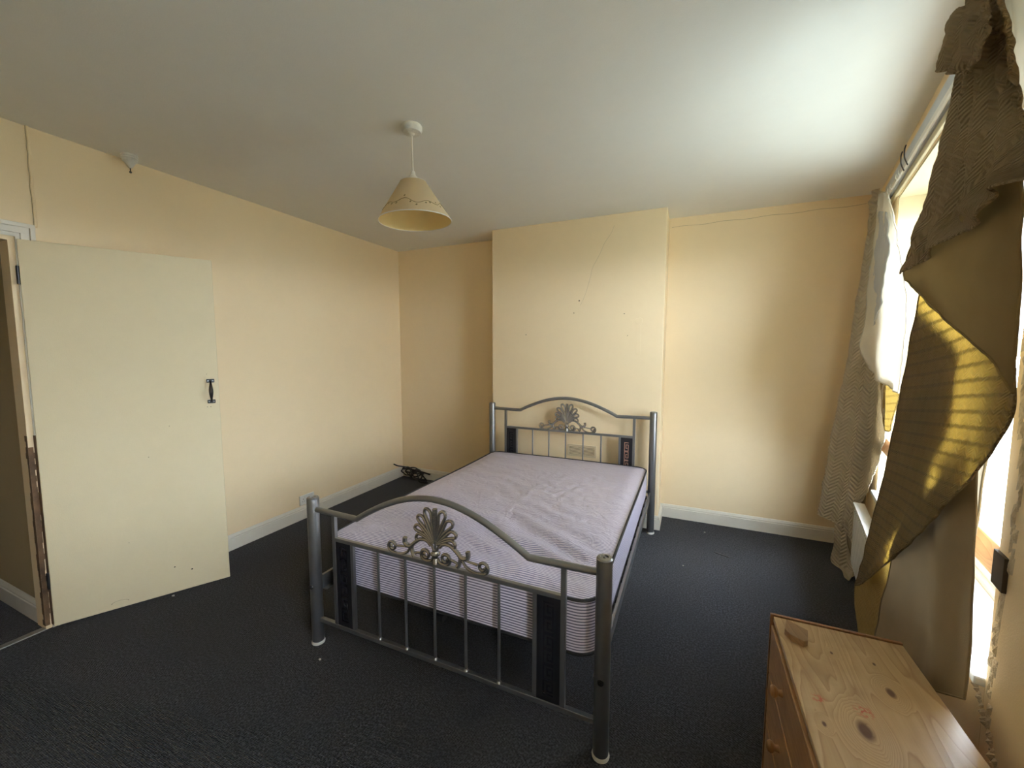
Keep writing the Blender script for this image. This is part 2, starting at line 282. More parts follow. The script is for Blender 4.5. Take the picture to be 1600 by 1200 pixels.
# ------------------------------------------------------------------ mesh helpers
class MB:
    def __init__(s): s.v = []; s.f = []; s.sm = []
    def add(s, vs, fs, smooth=False):
        o = len(s.v); s.v += [tuple(v) for v in vs]; s.f += [tuple(i + o for i in f) for f in fs]; s.sm += [smooth] * len(fs); return s
    def hexa(s, p):      # eight corners: bottom 4 ccw, top 4 ccw
        return s.add(p, [(3, 2, 1, 0), (4, 5, 6, 7), (0, 1, 5, 4), (1, 2, 6, 5), (2, 3, 7, 6), (3, 0, 4, 7)])
    def box(s, x0, x1, y0, y1, z0, z1):
        return s.hexa([(x0, y0, z0), (x1, y0, z0), (x1, y1, z0), (x0, y1, z0), (x0, y0, z1), (x1, y0, z1), (x1, y1, z1), (x0, y1, z1)])
    def wbox(s, s0, s1, t0, t1, z0, z1):     # box in the window wall frame
        return s.hexa([W(s0, t0, z0), W(s0, t1, z0), W(s1, t1, z0), W(s1, t0, z0), W(s0, t0, z1), W(s0, t1, z1), W(s1, t1, z1), W(s1, t0, z1)])
    def tube(s, pts, r, n=10, caps=True, flat=None):
        pts = [Vector(p) for p in pts]; rs = r if isinstance(r, (list, tuple)) else [r] * len(pts)
        vs = []; fs = []; up = None
        for i, p in enumerate(pts):
            d = (pts[min(i + 1, len(pts) - 1)] - pts[max(i - 1, 0)])
            if d.length < 1e-9: d = Vector((0, 0, 1))
            d.normalize()
            if up is None:
                up = Vector((0, 0, 1)) if abs(d.z) < .9 else Vector((0, 1, 0))
            a = d.cross(up)
            if a.length < 1e-6: a = d.cross(Vector((1, 0, 0)))
            a.normalize(); b = a.cross(d); up = b
            for k in range(n):
                th = 2 * PI * k / n; vs.append(p + (a * math.cos(th) + b * math.sin(th)) * rs[i])
        for i in range(len(pts) - 1):
            for k in range(n):
                fs.append((i * n + k, i * n + (k + 1) % n, (i + 1) * n + (k + 1) % n, (i + 1) * n + k))
        if caps: fs += [tuple(range(n - 1, -1, -1)), tuple(range((len(pts) - 1) * n, len(pts) * n))]
        return s.add(vs, fs, True)
    def lathe(s, c, prof, n=32, ax='Z'):
        vs = []; fs = []
        for (r, z) in prof:
            for k in range(n):
                th = 2 * PI * k / n; p = (r * math.cos(th), r * math.sin(th), z)
                if ax == 'Y': p = (p[0], p[2], p[1])
                if ax == 'X': p = (p[2], p[0], p[1])
                vs.append((c[0] + p[0], c[1] + p[1], c[2] + p[2]))
        for i in range(len(prof) - 1):
            for k in range(n): fs.append((i * n + k, i * n + (k + 1) % n, (i + 1) * n + (k + 1) % n, (i + 1) * n + k))
        return s.add(vs, fs, True)
    def prism(s, poly, f0, f1):              # poly in 2D, f0/f1 map a 2D point to the two faces
        n = len(poly); vs = [f0(p) for p in poly] + [f1(p) for p in poly]
        fs = [tuple(range(n - 1, -1, -1)), tuple(range(n, 2 * n))] + [(k, (k + 1) % n, n + (k + 1) % n, n + k) for k in range(n)]
        return s.add(vs, fs)
    def build(s, name, mat, parent=None, bevel=0.0, seg=2, auto=True):
        me = bpy.data.meshes.new(name); me.from_pydata(s.v, [], s.f); me.update()
        import bmesh
        bm = bmesh.new(); bm.from_mesh(me)
        if bevel: bmesh.ops.remove_doubles(bm, verts=bm.verts, dist=1e-6)
        bmesh.ops.recalc_face_normals(bm, faces=bm.faces); bm.to_mesh(me); bm.free()
        if len(me.polygons) == len(s.sm): me.polygons.foreach_set('use_smooth', s.sm)
        me.materials.append(mat)
        o = bpy.data.objects.new(name, me); C.objects.link(o)
        if bevel:
            md = o.modifiers.new('bevel', 'BEVEL'); md.width = bevel; md.segments = seg; md.limit_method = 'ANGLE'; md.angle_limit = math.radians(40)
        if any(s.sm):
            md = o.modifiers.new('ws', 'EDGE_SPLIT'); md.split_angle = math.radians(38)
        if parent is not None: o.parent = parent; o.matrix_parent_inverse = parent.matrix_world.inverted()
        return o
def tag(o, label=None, cat=None, group=None, kind=None):
    if label: o['label'] = label
    if cat: o['category'] = cat
    if group: o['group'] = group
    if kind: o['kind'] = kind
    return o
def thing(name, label, cat, loc=(0, 0, 0), group=None):
    o = bpy.data.objects.new(name, None); o.empty_display_size = .05; C.objects.link(o); o.location = loc
    o.matrix_world = Matrix.Translation(loc)
    return tag(o, label, cat, group)
def struct(name, mb, mat, label=None, bevel=0.0):
    return tag(mb.build(name, mat, None, bevel), label, None, None, 'structure')
def cr_spline(P, n):
    """Catmull-Rom through points, n samples per span"""
    P = [Vector(p) for p in P]; Q = [P[0] * 2 - P[1]] + P + [P[-1] * 2 - P[-2]]; out = []
    for i in range(1, len(Q) - 2):
        for k in range(n):
            u = k / n; a, b, c, d = Q[i - 1], Q[i], Q[i + 1], Q[i + 2]
            out.append(.5 * ((2 * b) + (c - a) * u + (2 * a - 5 * b + 4 * c - d) * u * u + (3 * b - a - 3 * c + d) * u ** 3))
    out.append(P[-1]); return out

# ================================================================== ROOM SHELL
XL, YB, YC, ZC, YN = -1.39, 2.385, 2.07, 2.589, -2.3
CX0, CX1 = -0.045, 1.48                         # chimney breast
HG = (-1.372, -0.497)                           # door hinge
DY0, DY1, DZ = -1.30, -0.50, 2.035              # doorway in the left wall
PX = -2.7                                       # passage end
corner_near = W(0, 0, 0) + Dv * ((YB - YN) / math.cos(ANG))
XR_near = corner_near.x
m = MB(); m.box(PX - .1, 3.3, YN - .1, YB + .1, -.06, 0.0)
struct('floor', m, M['carpet'], 'charcoal speckled carpet')
m = MB(); m.box(XL - .1, 3.3, YN - .1, YB + .1, ZC, ZC + .08)
struct('ceiling', m, M['ceiling'], 'off-white uneven ceiling')

def crack(name, pts, r, wall, mat='dark_line'):
    m = MB(); m.tube(cr_spline(pts, 4), r, 5); return m.build(name, M[mat], wall)

# left wall with doorway (thickness .1)
m = MB()
m.box(XL - .1, XL, DY1 + .0, YB + .1, 0, ZC); m.box(XL - .1, XL, DY0, DY1, DZ, ZC); m.box(XL - .1, XL, YN - .1, DY0, 0, ZC)
wl = struct('wall_left', m, M['wall'])
# boxed seam above the door
rnd = random.Random(3)
m = MB(); pts = [(XL + .001, -.421 + rnd.uniform(-.002, .002), 2.10 + (ZC - 2.10) * k / 14) for k in range(15)]
m.tube(pts, .007, 8); m.build('plaster_seam', M['wall'], wl)
m = MB(); m.tube([(p[0] + .003, p[1] - .008, p[2]) for p in pts], .0011, 6); m.build('seam_crack', M['dark_line'], wl)

# passage behind the doorway
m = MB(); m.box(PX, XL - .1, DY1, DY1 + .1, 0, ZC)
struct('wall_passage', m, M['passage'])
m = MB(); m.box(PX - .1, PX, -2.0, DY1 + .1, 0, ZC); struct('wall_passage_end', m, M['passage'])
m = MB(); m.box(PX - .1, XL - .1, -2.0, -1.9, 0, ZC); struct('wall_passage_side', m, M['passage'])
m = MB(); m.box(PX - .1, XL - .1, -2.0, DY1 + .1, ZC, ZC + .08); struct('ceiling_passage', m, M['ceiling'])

# back wall: alcove back
m = MB(); m.box(XL - .1, 3.3, YB, YB + .1, 0, ZC)
wb = struct('wall_back', m, M['wall'])
m = MB(); m.tube([(x / 20 * 1.3 + 1.5, YB + .0002, 2.515 + .004 * math.sin(x * 1.3) + x * .0006) for x in range(21)], .0014, 5)
m.build('paint_line', M['dark_line'], wb)
m = MB(); m.box(CX0, CX1, YC, YB, 0, ZC)
wc = struct('wall_chimney', m, M['wall'], 'chimney breast projecting behind the bed', bevel=.006)
crack('plaster_crack', [(1.075, YC - .0003, 2.50), (1.05, YC - .0003, 2.44), (.995, YC - .0003, 2.36), (.96, YC - .0003, 2.28), (.90, YC - .0003, 2.17), (.885, YC - .0003, 2.10), (.84, YC - .0003, 1.95), (.80, YC - .0003, 1.86)], .0007, wc)
m = MB()
for (x, z, r) in ((.79, 1.903, .006), (.745, 1.80, .004), (.30, 1.62, .004), (1.17, 1.78, .004), (1.20, 1.60, .003)): m.lathe((x, YC - .0006, z), [(0, 0), (r, 0), (r * .8, .0008), (0, .0008)], 10, 'Y')
m.build('nail_hole', M['hole'], wc)
rnd = random.Random(5); m = MB(); poly = [(1.285 + .03 * math.cos(a) * rnd.uniform(.6, 1.2), 1.715 + .028 * math.sin(a) * rnd.uniform(.6, 1.2)) for a in [2 * PI * k / 12 for k in range(12)]]
m.prism(poly, lambda p: (p[0], YC, p[1]), lambda p: (p[0], YC - .003, p[1])); m.prism([(1.27, 1.45), (1.305, 1.44), (1.305, 1.70), (1.27, 1.70)], lambda p: (p[0], YC, p[1]), lambda p: (p[0], YC - .002, p[1]))
m.build('filler_patch', M['wall'], wc, bevel=.0015)

# near wall behind the camera
m = MB(); m.box(XL - .1, 3.3, YN - .1, YN, 0, ZC); struct('wall_near', m, M['wall'])

# window wall
TH = -.30; SE = (YB - YN) / math.cos(ANG) + .1
m = MB()
m.wbox(-.12, S0, TH, 0, 0, ZC); m.wbox(S1, Q0, TH, 0, 0, ZC); m.wbox(Q1, SE, TH, 0, 0, ZC)
for a, b in ((S0, S1), (Q0, Q1)): m.wbox(a, b, TH, 0, 0, Z0); m.wbox(a, b, TH, 0, Z1, ZC)
wr = struct('wall_right', m, M['wall'], bevel=.004)
# crumbling plaster along the near jamb and below the sill
rnd = random.Random(11); m = MB()
for k in range(60):
    z = .55 + 1.35 * k / 60 + rnd.uniform(-.01, .01); s = S1 + .045 + .02 * math.sin(z * 7) + rnd.uniform(-.012, .012)
    a = rnd.uniform(.008, .02); h = rnd.uniform(.015, .035); t_ = rnd.uniform(.002, .006)
    m.add([W(s - a, 0, z - h), W(s + a * .7, 0, z - h * .6), W(s + a, 0, z + h), W(s - a * .6, 0, z + h * .8), W(s + rnd.uniform(-.3, .3) * a, t_, z)], [(0, 1, 4), (1, 2, 4), (2, 3, 4), (3, 0, 4)])
m.build('crumbling_plaster', M['plaster'], wr)
m = MB()
for k in range(26):
    u = k / 25; s = 2.37 + .17 * u + rnd.uniform(-.006, .006); z = .60 - .12 * u + rnd.uniform(-.008, .008); a = rnd.uniform(.008, .018); t_ = rnd.uniform(.004, .012)
    m.add([W(s - a, 0, z - a), W(s + a, 0, z - a * .6), W(s + a * .7, 0, z + a), W(s - a * .8, 0, z + a * .7), W(s, t_, z)], [(0, 1, 4), (1, 2, 4), (2, 3, 4), (3, 0, 4)])
m.build('broken_edge', M['plaster'], wr)
# paler soffit and far reveal of the recess (painted lining boards)
m = MB(); m.wbox(S0, S0 + .012, TH + .1, -.004, Z0, Z1); m.wbox(S0 + .012, S1, TH + .1, -.004, Z1 - .012, Z1)
struct('trim_1', m, M['reveal'], 'pale cream lining of the window recess')

# windows: outer frame, sashes, panes, sill
def window(name, S0, S1, label):
    win = thing(name, None, None, W((S0 + S1) / 2, -.2, Z0)); win['kind'] = 'structure'; win['label'] = label
    m = MB(); f = .05
    m.wbox(S0 + .012, S0 + .012 + f, -.24, -.15, Z0, Z1 - .012); m.wbox(S1 - f, S1, -.24, -.15, Z0, Z1 - .012)
    m.wbox(S0 + .06, S1 - f, -.24, -.15, Z1 - .012 - f, Z1 - .012); m.wbox(S0 + .06, S1 - f, -.24, -.15, Z0, Z0 + .04); SM = (S0 + S1) / 2
    m.wbox(SM - .03, SM + .03, -.24, -.15, Z0 + .04, Z1 - .062)
    m.build('window_frame', M['window_white'], win, bevel=.004)
    for (a, b) in ((S0 + .062, SM - .03), (SM + .03, S1 - f)):
        for (z0, z1, t0, t1) in ((Z0 + .04, 1.50, -.195, -.165), (1.46, Z1 - .062, -.230, -.200)):
            m = MB(); q = .042
            m.wbox(a + .002, a + q, t0, t1, z0, z1); m.wbox(b - q, b - .002, t0, t1, z0, z1); m.wbox(a + q, b - q, t0, t1, z0, z0 + q + .02); m.wbox(a + q, b - q, t0, t1, z1 - q, z1)
            sh = m.build('sash', M['window_white'], win, bevel=.004)
            g = MB(); g.wbox(a + q, b - q, (t0 + t1) / 2 - .002, (t0 + t1) / 2 + .002, z0 + q + .02, z1 - q); g.build('window_pane', M['glass'], sh)
    m = MB(); m.wbox(S0, S1, -.15, .022, Z0 - .004, Z0 + .022); m.build('window_sill', M['window_white'], win, bevel=.005)
window('window_1', S0, S1, 'white sash window behind the curtains')
window('added_window', Q0, Q1, 'added white sash window beside the camera, unseen, lighting the left wall')

# board and strip above the window
m = MB(); m.wbox(.42, 2.75, 0, .020, 2.395, 2.50); struct('trim_2', m, M['grey_paint'], 'grey-white board above the window', bevel=.003)
m = MB(); m.wbox(.50, 2.6, 0, .014, 2.352, 2.385); struct('trim_3', m, M['reveal'], 'cream batten under the grey board', bevel=.003)

# curtain rail with its hooks
rail = thing('curtain_rail', 'thin white curtain rail with a few loose hooks above the window', 'curtain rail', W(1.5, .03, 2.41))
m = MB(); m.wbox(.44, 2.70, .020, .034, 2.395, 2.418); m.build('track', M['plastic_white'], rail, bevel=.003)
for s_ in (.60, .66, .72, .80, .95, 1.02):
    m = MB(); z = 2.395; m.tube([W(s_, .027, z + .01), W(s_, .030, z - .012), W(s_ + .006, .042, z - .024), W(s_ + .008, .050, z - .012), W(s_ + .008, .048, z + .006)], .0016, 6)
    m.build('hook', M['plastic_white'], rail)
for s_ in (1.04, 1.12):
    m = MB(); m.tube(cr_spline([W(s_, .03, 2.385), W(s_ + .01, .045, 2.42), W(s_ + .03, .05, 2.45), W(s_ + .02, .045, 2.475)], 5), .0028, 6); m.build('hook', M['dark_metal'], rail)

# wooden stay across the window
bar = MB(); bar.wbox(S0 - .02, S1 + .015, -.030, -.006, .895, .985)
tag(bar.build('wooden_bar', M['bar_wood'], None, bevel=.003), 'orange-brown bare wooden bar fixed across the window recess', 'wooden bar')
m = MB(); m.wbox(S1 - .002, S1 + .06, .0005, .009, .90, .985); m.build('bar_socket_hole', M['hole'], wr)

# skirting boards
def skirt(name, p0, p1, inward, h=.115, th=.018, label=None):
    p0 = Vector((*p0, 0)); p1 = Vector((*p1, 0)); n = Vector((*inward, 0)).normalized()
    prof = [(0, 0), (th, 0), (th, h * .74), (th * .75, h * .77), (th * .8, h * .84), (th * .35, h), (0, h)]
    m = MB(); k = len(prof); vs = [p0 + n * a + Vector((0, 0, b)) for a, b in prof] + [p1 + n * a + Vector((0, 0, b)) for a, b in prof]
    m.add(vs, [tuple(range(k)), tuple(range(2 * k - 1, k - 1, -1))] + [(i, (i + 1) % k, k + (i + 1) % k, k + i) for i in range(k)])
    return struct(name, m, M['white_paint'], label)
skirt('baseboard_left', (XL, DY1 + .075), (XL, YB), (1, 0))
skirt('baseboard_back_left', (XL + .018, YB), (CX0, YB), (0, -1))
skirt('baseboard_back_right', (CX1, YB), (2.84, YB), (0, -1))
skirt('baseboard_chimney_left', (CX0, YC - .018), (CX0, YB - .018), (-1, 0))
skirt('baseboard_chimney_right', (CX1, YC - .018), (CX1, YB - .018), (1, 0))
skirt('baseboard_chimney', (CX0, YC), (CX1, YC), (0, -1))
skirt('baseboard_left_near', (XL, YN), (XL, DY0 - .075), (1, 0))
skirt('baseboard_passage', (PX, DY1), (XL - .1, DY1), (0, -1))

# door surround
def arch(name, mk, label=None):
    return struct(name, mk, M['white_paint'], label, bevel=.002)
m = MB()
for (o0, o1, th) in ((0, .018, .010), (.018, .05, .016), (.05, .068, .024)):
    m.box(XL, XL + th, DY0 - o1, DY1 + o1, DZ + o0, DZ + o1)
    m.box(XL, XL + th, DY1 + o0, DY1 + o1, 0, DZ + o0); m.box(XL, XL + th, DY0 - o1, DY0 - o0, 0, DZ + o0)
arch('trim_4', m, 'stepped white architrave around the doorway')
m = MB(); m.box(XL - .1, XL, DY1 - .022, DY1, 0, DZ); m.box(XL - .1, XL, DY0, DY0 + .022, 0, DZ); m.box(XL - .1, XL, DY0 + .022, DY1 - .022, DZ - .022, DZ)
struct('trim_5', m, M['wall'], 'painted jamb lining of the doorway')
rnd = random.Random(2); m = MB()
for k in range(34):
    z = .02 + k * .03; wdt = rnd.uniform(.004, .016) if k > 4 else .03
    m.box(XL - .016 - rnd.uniform(0, .014), XL + .0015, DY1 - .0235, DY1 - .022, z, z + .0301)
    if z < .98: m.box(XL, XL + .0014, DY1 - .0215, DY1 - rnd.uniform(.0, .006), z, z + .0301)
    if z < 1.05: m.box(XL + .001, XL + .0108 + .0004, DY1 + .0005, DY1 + rnd.uniform(.008, .0175), z, z + .0301)
    m.box(XL + .0005, XL + .0255, DY1 - .0012, DY1, z, z + .0301)
m.build('chipped_edge', M['edge_wood'], bpy.data.objects['trim_5'])
m = MB(); m.box(XL - .035, XL + .005, DY0 + .022, DY1 - .022, 0, .006); struct('trim_6', m, M['alu'], 'worn metal threshold strip', bevel=.002)

# door leaf
e_ = Vector((-1.015 - HG[0], .181 - HG[1], 0)); dl = Vector((e_.x, e_.y, 0)).normalized(); dn = Vector((dl.y, -dl.x, 0))   # dn faces the room
Wd = .768; TD = .036
def Dp(a, t, z): return Vector((HG[0] + .012, HG[1] - .004, 0)) + dl * a + dn * t + Vector((0, 0, z))
def dbox(m, a0, a1, t0, t1, z0, z1):
    return m.hexa([Dp(a0, t0, z0), Dp(a1, t0, z0), Dp(a1, t1, z0), Dp(a0, t1, z0), Dp(a0, t0, z1), Dp(a1, t0, z1), Dp(a1, t1, z1), Dp(a0, t1, z1)])
door = thing('door_1', 'cream flush door standing open against the left wall', None, Dp(0, -TD / 2, .01)); door['kind'] = 'structure'
m = MB(); dbox(m, 0, Wd, -TD, 0, .012, 2.02)
dl_ = m.build('door_panel', M['door'], door, bevel=.003)
m = MB()
for (a, z, r) in ((.705, 1.128, .0022), (.722, 1.128, .0022), (.50, .17, .004), (.58, .13, .005), (.31, .38, .002), (.71, 1.33, .002), (.42, .86, .002), (.52, 1.03, .002)):
    c0 = Dp(a, .0003, z); m.add([c0 + dl * (r * math.cos(q)) + Vector((0, 0, r * math.sin(q) * .8)) for q in [2 * PI * k / 10 for k in range(10)]], [tuple(range(10))])
m.build('screw_hole', M['hole'], door)
m = MB()
for i in range(22):
    th = PI * i / 21; a = .255 + .035 * -math.cos(th); z = .045 + .012 * math.sin(th)
    c0 = Dp(a, .0004, z); m.add([c0 + dl * x + Vector((0, 0, y)) for x, y in ((-.002, -.001), (.002, -.001), (.002, .001), (-.002, .001))], [(0, 1, 2, 3)])
m.build('paint_flake', M['dark_line'], door)
# black pull handle: two foot blocks and a bowed grip
m = MB(); ha = .727; z0, z1 = 1.150, 1.300
for z in (z0, z1 - .022): dbox(m, ha - .020, ha + .020, 0, .008, z, z + .022)
hd = m.build('door_handle', M['black_metal'], door, bevel=.003)
m = MB(); pts = []; rs = []
for i in range(17):
    u = i / 16; z = z0 + .011 + (z1 - z0 - .022) * u; b_ = math.sin(PI * u)
    pts.append(Dp(ha, .010 + .034 * b_ ** .7, z)); rs.append(.0045 + .0065 * b_ ** 2)
m.tube(pts, rs, 12); m.build('handle_grip', M['black_metal'], hd)
for z in (z0 + .011, z1 - .011):
    m = MB()
    for a in (-.012, .012):
        c0 = Dp(ha + a, .0085, z); m.tube([c0, c0 + dn * .0015], .0032, 8)
    m.build('handle_screws', M['silver'], hd)
for z in (.22, 1.80):
    m = MB(); m.tube([Dp(-.006, -.004, z), Dp(-.006, -.004, z + .09)], .006, 10); m.build('hinge', M['dark_metal'], door)

# air vent on the chimney breast
vent = thing('air_vent', 'cream louvred air vent low on the chimney breast', 'vent', (.835, YC, .595))
m = MB(); VX0, VX1, VZ0, VZ1 = .705, .962, .545, .650
for a in ((VX0, VX1, VZ0, VZ0 + .016), (VX0, VX1, VZ1 - .016, VZ1), (VX0, VX0 + .016, VZ0 + .016, VZ1 - .016), (VX1 - .016, VX1, VZ0 + .016, VZ1 - .016), ((VX0 + VX1) / 2 - .008, (VX0 + VX1) / 2 + .008, VZ0 + .016, VZ1 - .016)):
    m.box(a[0], a[1], YC - .010, YC, a[2], a[3])
m.build('vent_frame', M['vent'], vent, bevel=.0015)
m = MB(); m.box(VX0 + .014, VX1 - .014, YC - .002, YC, VZ0 + .014, VZ1 - .014); m.build('vent_backing', M['vent_dark'], vent)
m = MB()
for k in range(7):
    z = VZ0 + .020 + k * .0105; m.hexa([(VX0 + .016, YC - .003, z + .004), (VX1 - .016, YC - .003, z + .004), (VX1 - .016, YC - .008, z), (VX0 + .016, YC - .008, z), (VX0 + .016, YC - .003, z + .006), (VX1 - .016, YC - .003, z + .006), (VX1 - .016, YC - .008, z + .002), (VX0 + .016, YC - .008, z + .002)])
m.build('louvre', M['vent'], vent)

# double socket on the left wall
so = thing('wall_socket', 'white double plug socket just above the skirting of the left wall', 'socket', (XL, 1.07, .16))
m = MB(); m.box(XL, XL + .010, 1.00, 1.146, .122, .208); m.build('face_plate', M['plastic_white'], so, bevel=.003)
for y in (1.035, 1.11):
    m = MB(); m.box(XL + .0100, XL + .0105, y - .003, y + .003, .170, .178); m.box(XL + .0100, XL + .0105, y - .013, y - .006, .152, .156); m.box(XL + .0100, XL + .0105, y + .006, y + .013, .152, .156); m.build('pin_slot', M['hole'], so)
    m = MB(); m.box(XL + .010, XL + .013, y - .006 + .016, y + .006 + .016, .184, .198); m.build('switch', M['plastic_white'], so, bevel=.001)

# radiator under the window
rad = thing('radiator', 'white panel radiator under the window, mostly hidden by the far curtain', 'radiator', W(1.2, .06, .12))
m = MB(); m.wbox(.66, 1.40, .045, .080, .13, .52); m.build('radiator_panel', M['radiator'], rad, bevel=.008)
m = MB()
for k in range(18): s_ = .69 + k * .04; m.wbox(s_, s_ + .018, .080, .086, .16, .49)
m.build('ribs', M['radiator'], rad, bevel=.004)
m = MB(); m.wbox(.655, 1.405, .035, .090, .52, .528); m.build('top_grille', M['radiator'], rad, bevel=.002)
for s_ in (.80, 1.24): m = MB(); m.wbox(s_, s_ + .04, 0, .045, .20, .46); m.build('bracket', M['radiator'], rad)

# ================================================================== CEILING LIGHT
LX, LY = .372, .350
lamp = thing('pendant_light', 'pendant lamp with cream cone shade hanging from the ceiling', 'lamp', (LX, LY, ZC))
m = MB(); m.lathe((LX, LY, ZC), [(0, 0), (.050, 0), (.053, -.006), (.052, -.020), (.044, -.032), (.014, -.036), (.010, -.046), (0, -.047)], 28); m.build('ceiling_rose', M['fitting'], lamp)
m = MB(); m.tube([(LX, LY, ZC - .045), (LX + .002, LY, 2.45), (LX + .003, LY, 2.365)], .0032, 8); m.build('cord', M['plastic_white'], lamp)
m = MB(); m.lathe((LX + .003, LY, 0), [(0, 2.372), (.010, 2.370), (.013, 2.352), (.020, 2.346), (.0205, 2.318), (.018, 2.312), (.018, 2.27), (.0, 2.27)], 24); m.build('lamp_holder', M['plastic_white'], lamp)
cx = LX + .003; ZT, ZBm, RT, RB = 2.318, 2.130, .064, .183
def shade(dr, name, mat, parent, flip=False):
    m = MB(); n = 64; prof = [(RT + (RB - RT) * k / 12 + dr, ZT + (ZBm - ZT) * k / 12) for k in range(13)]; m.lathe((0, 0, 0), prof, n)
    o = m.build(name, M[mat], parent)
    return o
tilt = Matrix.Translation((cx, LY, 0)) @ Matrix.Translation((0, 0, ZT)) @ Matrix.Rotation(math.radians(2.0), 4, 'X') @ Matrix.Rotation(math.radians(-1.5), 4, 'Y') @ Matrix.Translation((0, 0, -ZT))
def shade_uv(o):
    uv = o.data.uv_layers.new(name='UVMap'); 
    for p in o.data.polygons:
        for li in p.loop_indices:
            c = o.data.vertices[o.data.loops[li].vertex_index].co; uv.data[li].uv = (math.atan2(c.y, c.x) * .15, c.z)
s1 = shade(0, 'lamp_shade', 'shade_out', lamp); s2 = shade(-.0025, 'shade_lining', 'shade_in', None)
shade_uv(s1); shade_uv(s2)
m = MB()
ring = [((RB - .001) * math.cos(2 * PI * k / 64), (RB - .001) * math.sin(2 * PI * k / 64), ZBm) for k in range(65)]; m.tube(ring, .0024, 6, caps=False)
ring = [((RT - .001) * math.cos(2 * PI * k / 40), (RT - .001) * math.sin(2 * PI * k / 40), ZT) for k in range(41)]; m.tube(ring, .002, 6, caps=False)
for k in range(3):
    a = 2 * PI * k / 3 + .4; m.tube([(.018 * math.cos(a), .018 * math.sin(a), ZT - .006), (RT * math.cos(a), RT * math.sin(a), ZT)], .0018, 6)
s3 = m.build('shade_wire', M['plastic_white'], None)
# printed vine around the shade: a wandering stem with small leaves
rnd = random.Random(4); m = MB()
def on_shade(th, z, off=.0008):
    r = RT + (RB - RT) * (ZT - z) / (ZT - ZBm) + off; return (r * math.cos(th), r * math.sin(th), z)
th = 0; pts = []
for k in range(241):
    th = 2 * PI * k / 240; pts.append(on_shade(th, 2.185 + .009 * math.sin(th * 9) + .006 * math.sin(th * 4 + 1)))
m.tube(pts, .0011, 5, caps=False)
for k in range(30):
    th = 2 * PI * k / 30 + rnd.uniform(-.05, .05); z = 2.185 + .009 * math.sin(th * 9) + .006 * math.sin(th * 4 + 1) + rnd.choice((-1, 1)) * rnd.uniform(.006, .015)
    a = rnd.uniform(.03, .05); m.add([on_shade(th - a, z - .002), on_shade(th, z - .005), on_shade(th + a, z + .002), on_shade(th, z + .005)], [(0, 1, 2, 3)])
s4 = m.build('vine_print', M['vine'], None)
for o in (s1, s2, s3, s4):
    o.data.transform(tilt)
for o in (s2, s3, s4): o.parent = s1

# old ceiling fitting near the left wall
AX, AY = -1.300, -.055
al = thing('ceiling_fitting', 'small white ribbed ceiling fitting with a dark dangling end, near the left wall', 'ceiling fitting', (AX, AY, ZC))
m = MB(); m.lathe((AX, AY, ZC), [(0, 0), (.038, 0), (.041, -.010), (.036, -.014), (.039, -.022), (.033, -.026), (.034, -.034), (.025, -.042), (.016, -.058), (.008, -.070), (0, -.072)], 28); m.build('ribbed_body', M['fitting'], al)
m = MB(); m.tube([(AX, AY, ZC - .068), (AX + .001, AY, ZC - .088)], .0022, 6); m.lathe((AX + .001, AY, ZC - .094), [(0, .007), (.005, .004), (.0065, 0), (.005, -.004), (0, -.007)], 12); m.build('dangling_end', M['dark_metal'], al)

# ================================================================== BED
BW, BL = 1.43, 1.977
bed = thing('bed', 'silver metal double bed with arched head and foot boards', 'bed', (BW / 2, BL / 2, 0))
def key_motif(m, x0, x1, z0, z1, y, out, w_, n):
    """column of linked square spirals (Greek key), n units tall"""
    H = (z1 - z0) / n; Wk = x1 - x0
    for k in range(n):
        b = z0 + H * k; up = k % 2 == 0
        segs = [((0, .05), (0, .95)), ((0, .95), (1, .95)), ((1, .95), (1, .28)), ((1, .28), (.42, .28)), ((.42, .28), (.42, .66)), ((.42, .66), (.68, .66)), ((0, .05), (1, .05))]
        for (p, q) in segs:
            xa, xb = sorted((p[0], q[0])); za, zb = sorted((p[1], q[1]))
            if not up: za, zb = 1 - zb, 1 - za
            X0 = x0 + Wk * xa - w_ / 2; X1 = x0 + Wk * xb + w_ / 2; Za = b + H * za - w_ / 2; Zb = b + H * zb + w_ / 2
            m.box(X0, X1, min(y, y + out), max(y, y + out), Za, Zb)
def spiral(cx_, cz, r0, r1, a0, turns, n=26):
    return [(cx_ + (r0 + (r1 - r0) * i / n) * math.cos(a0 + turns * 2 * PI * i / n), cz + (r0 + (r1 - r0) * i / n) * math.sin(a0 + turns * 2 * PI * i / n)) for i in range(n + 1)]
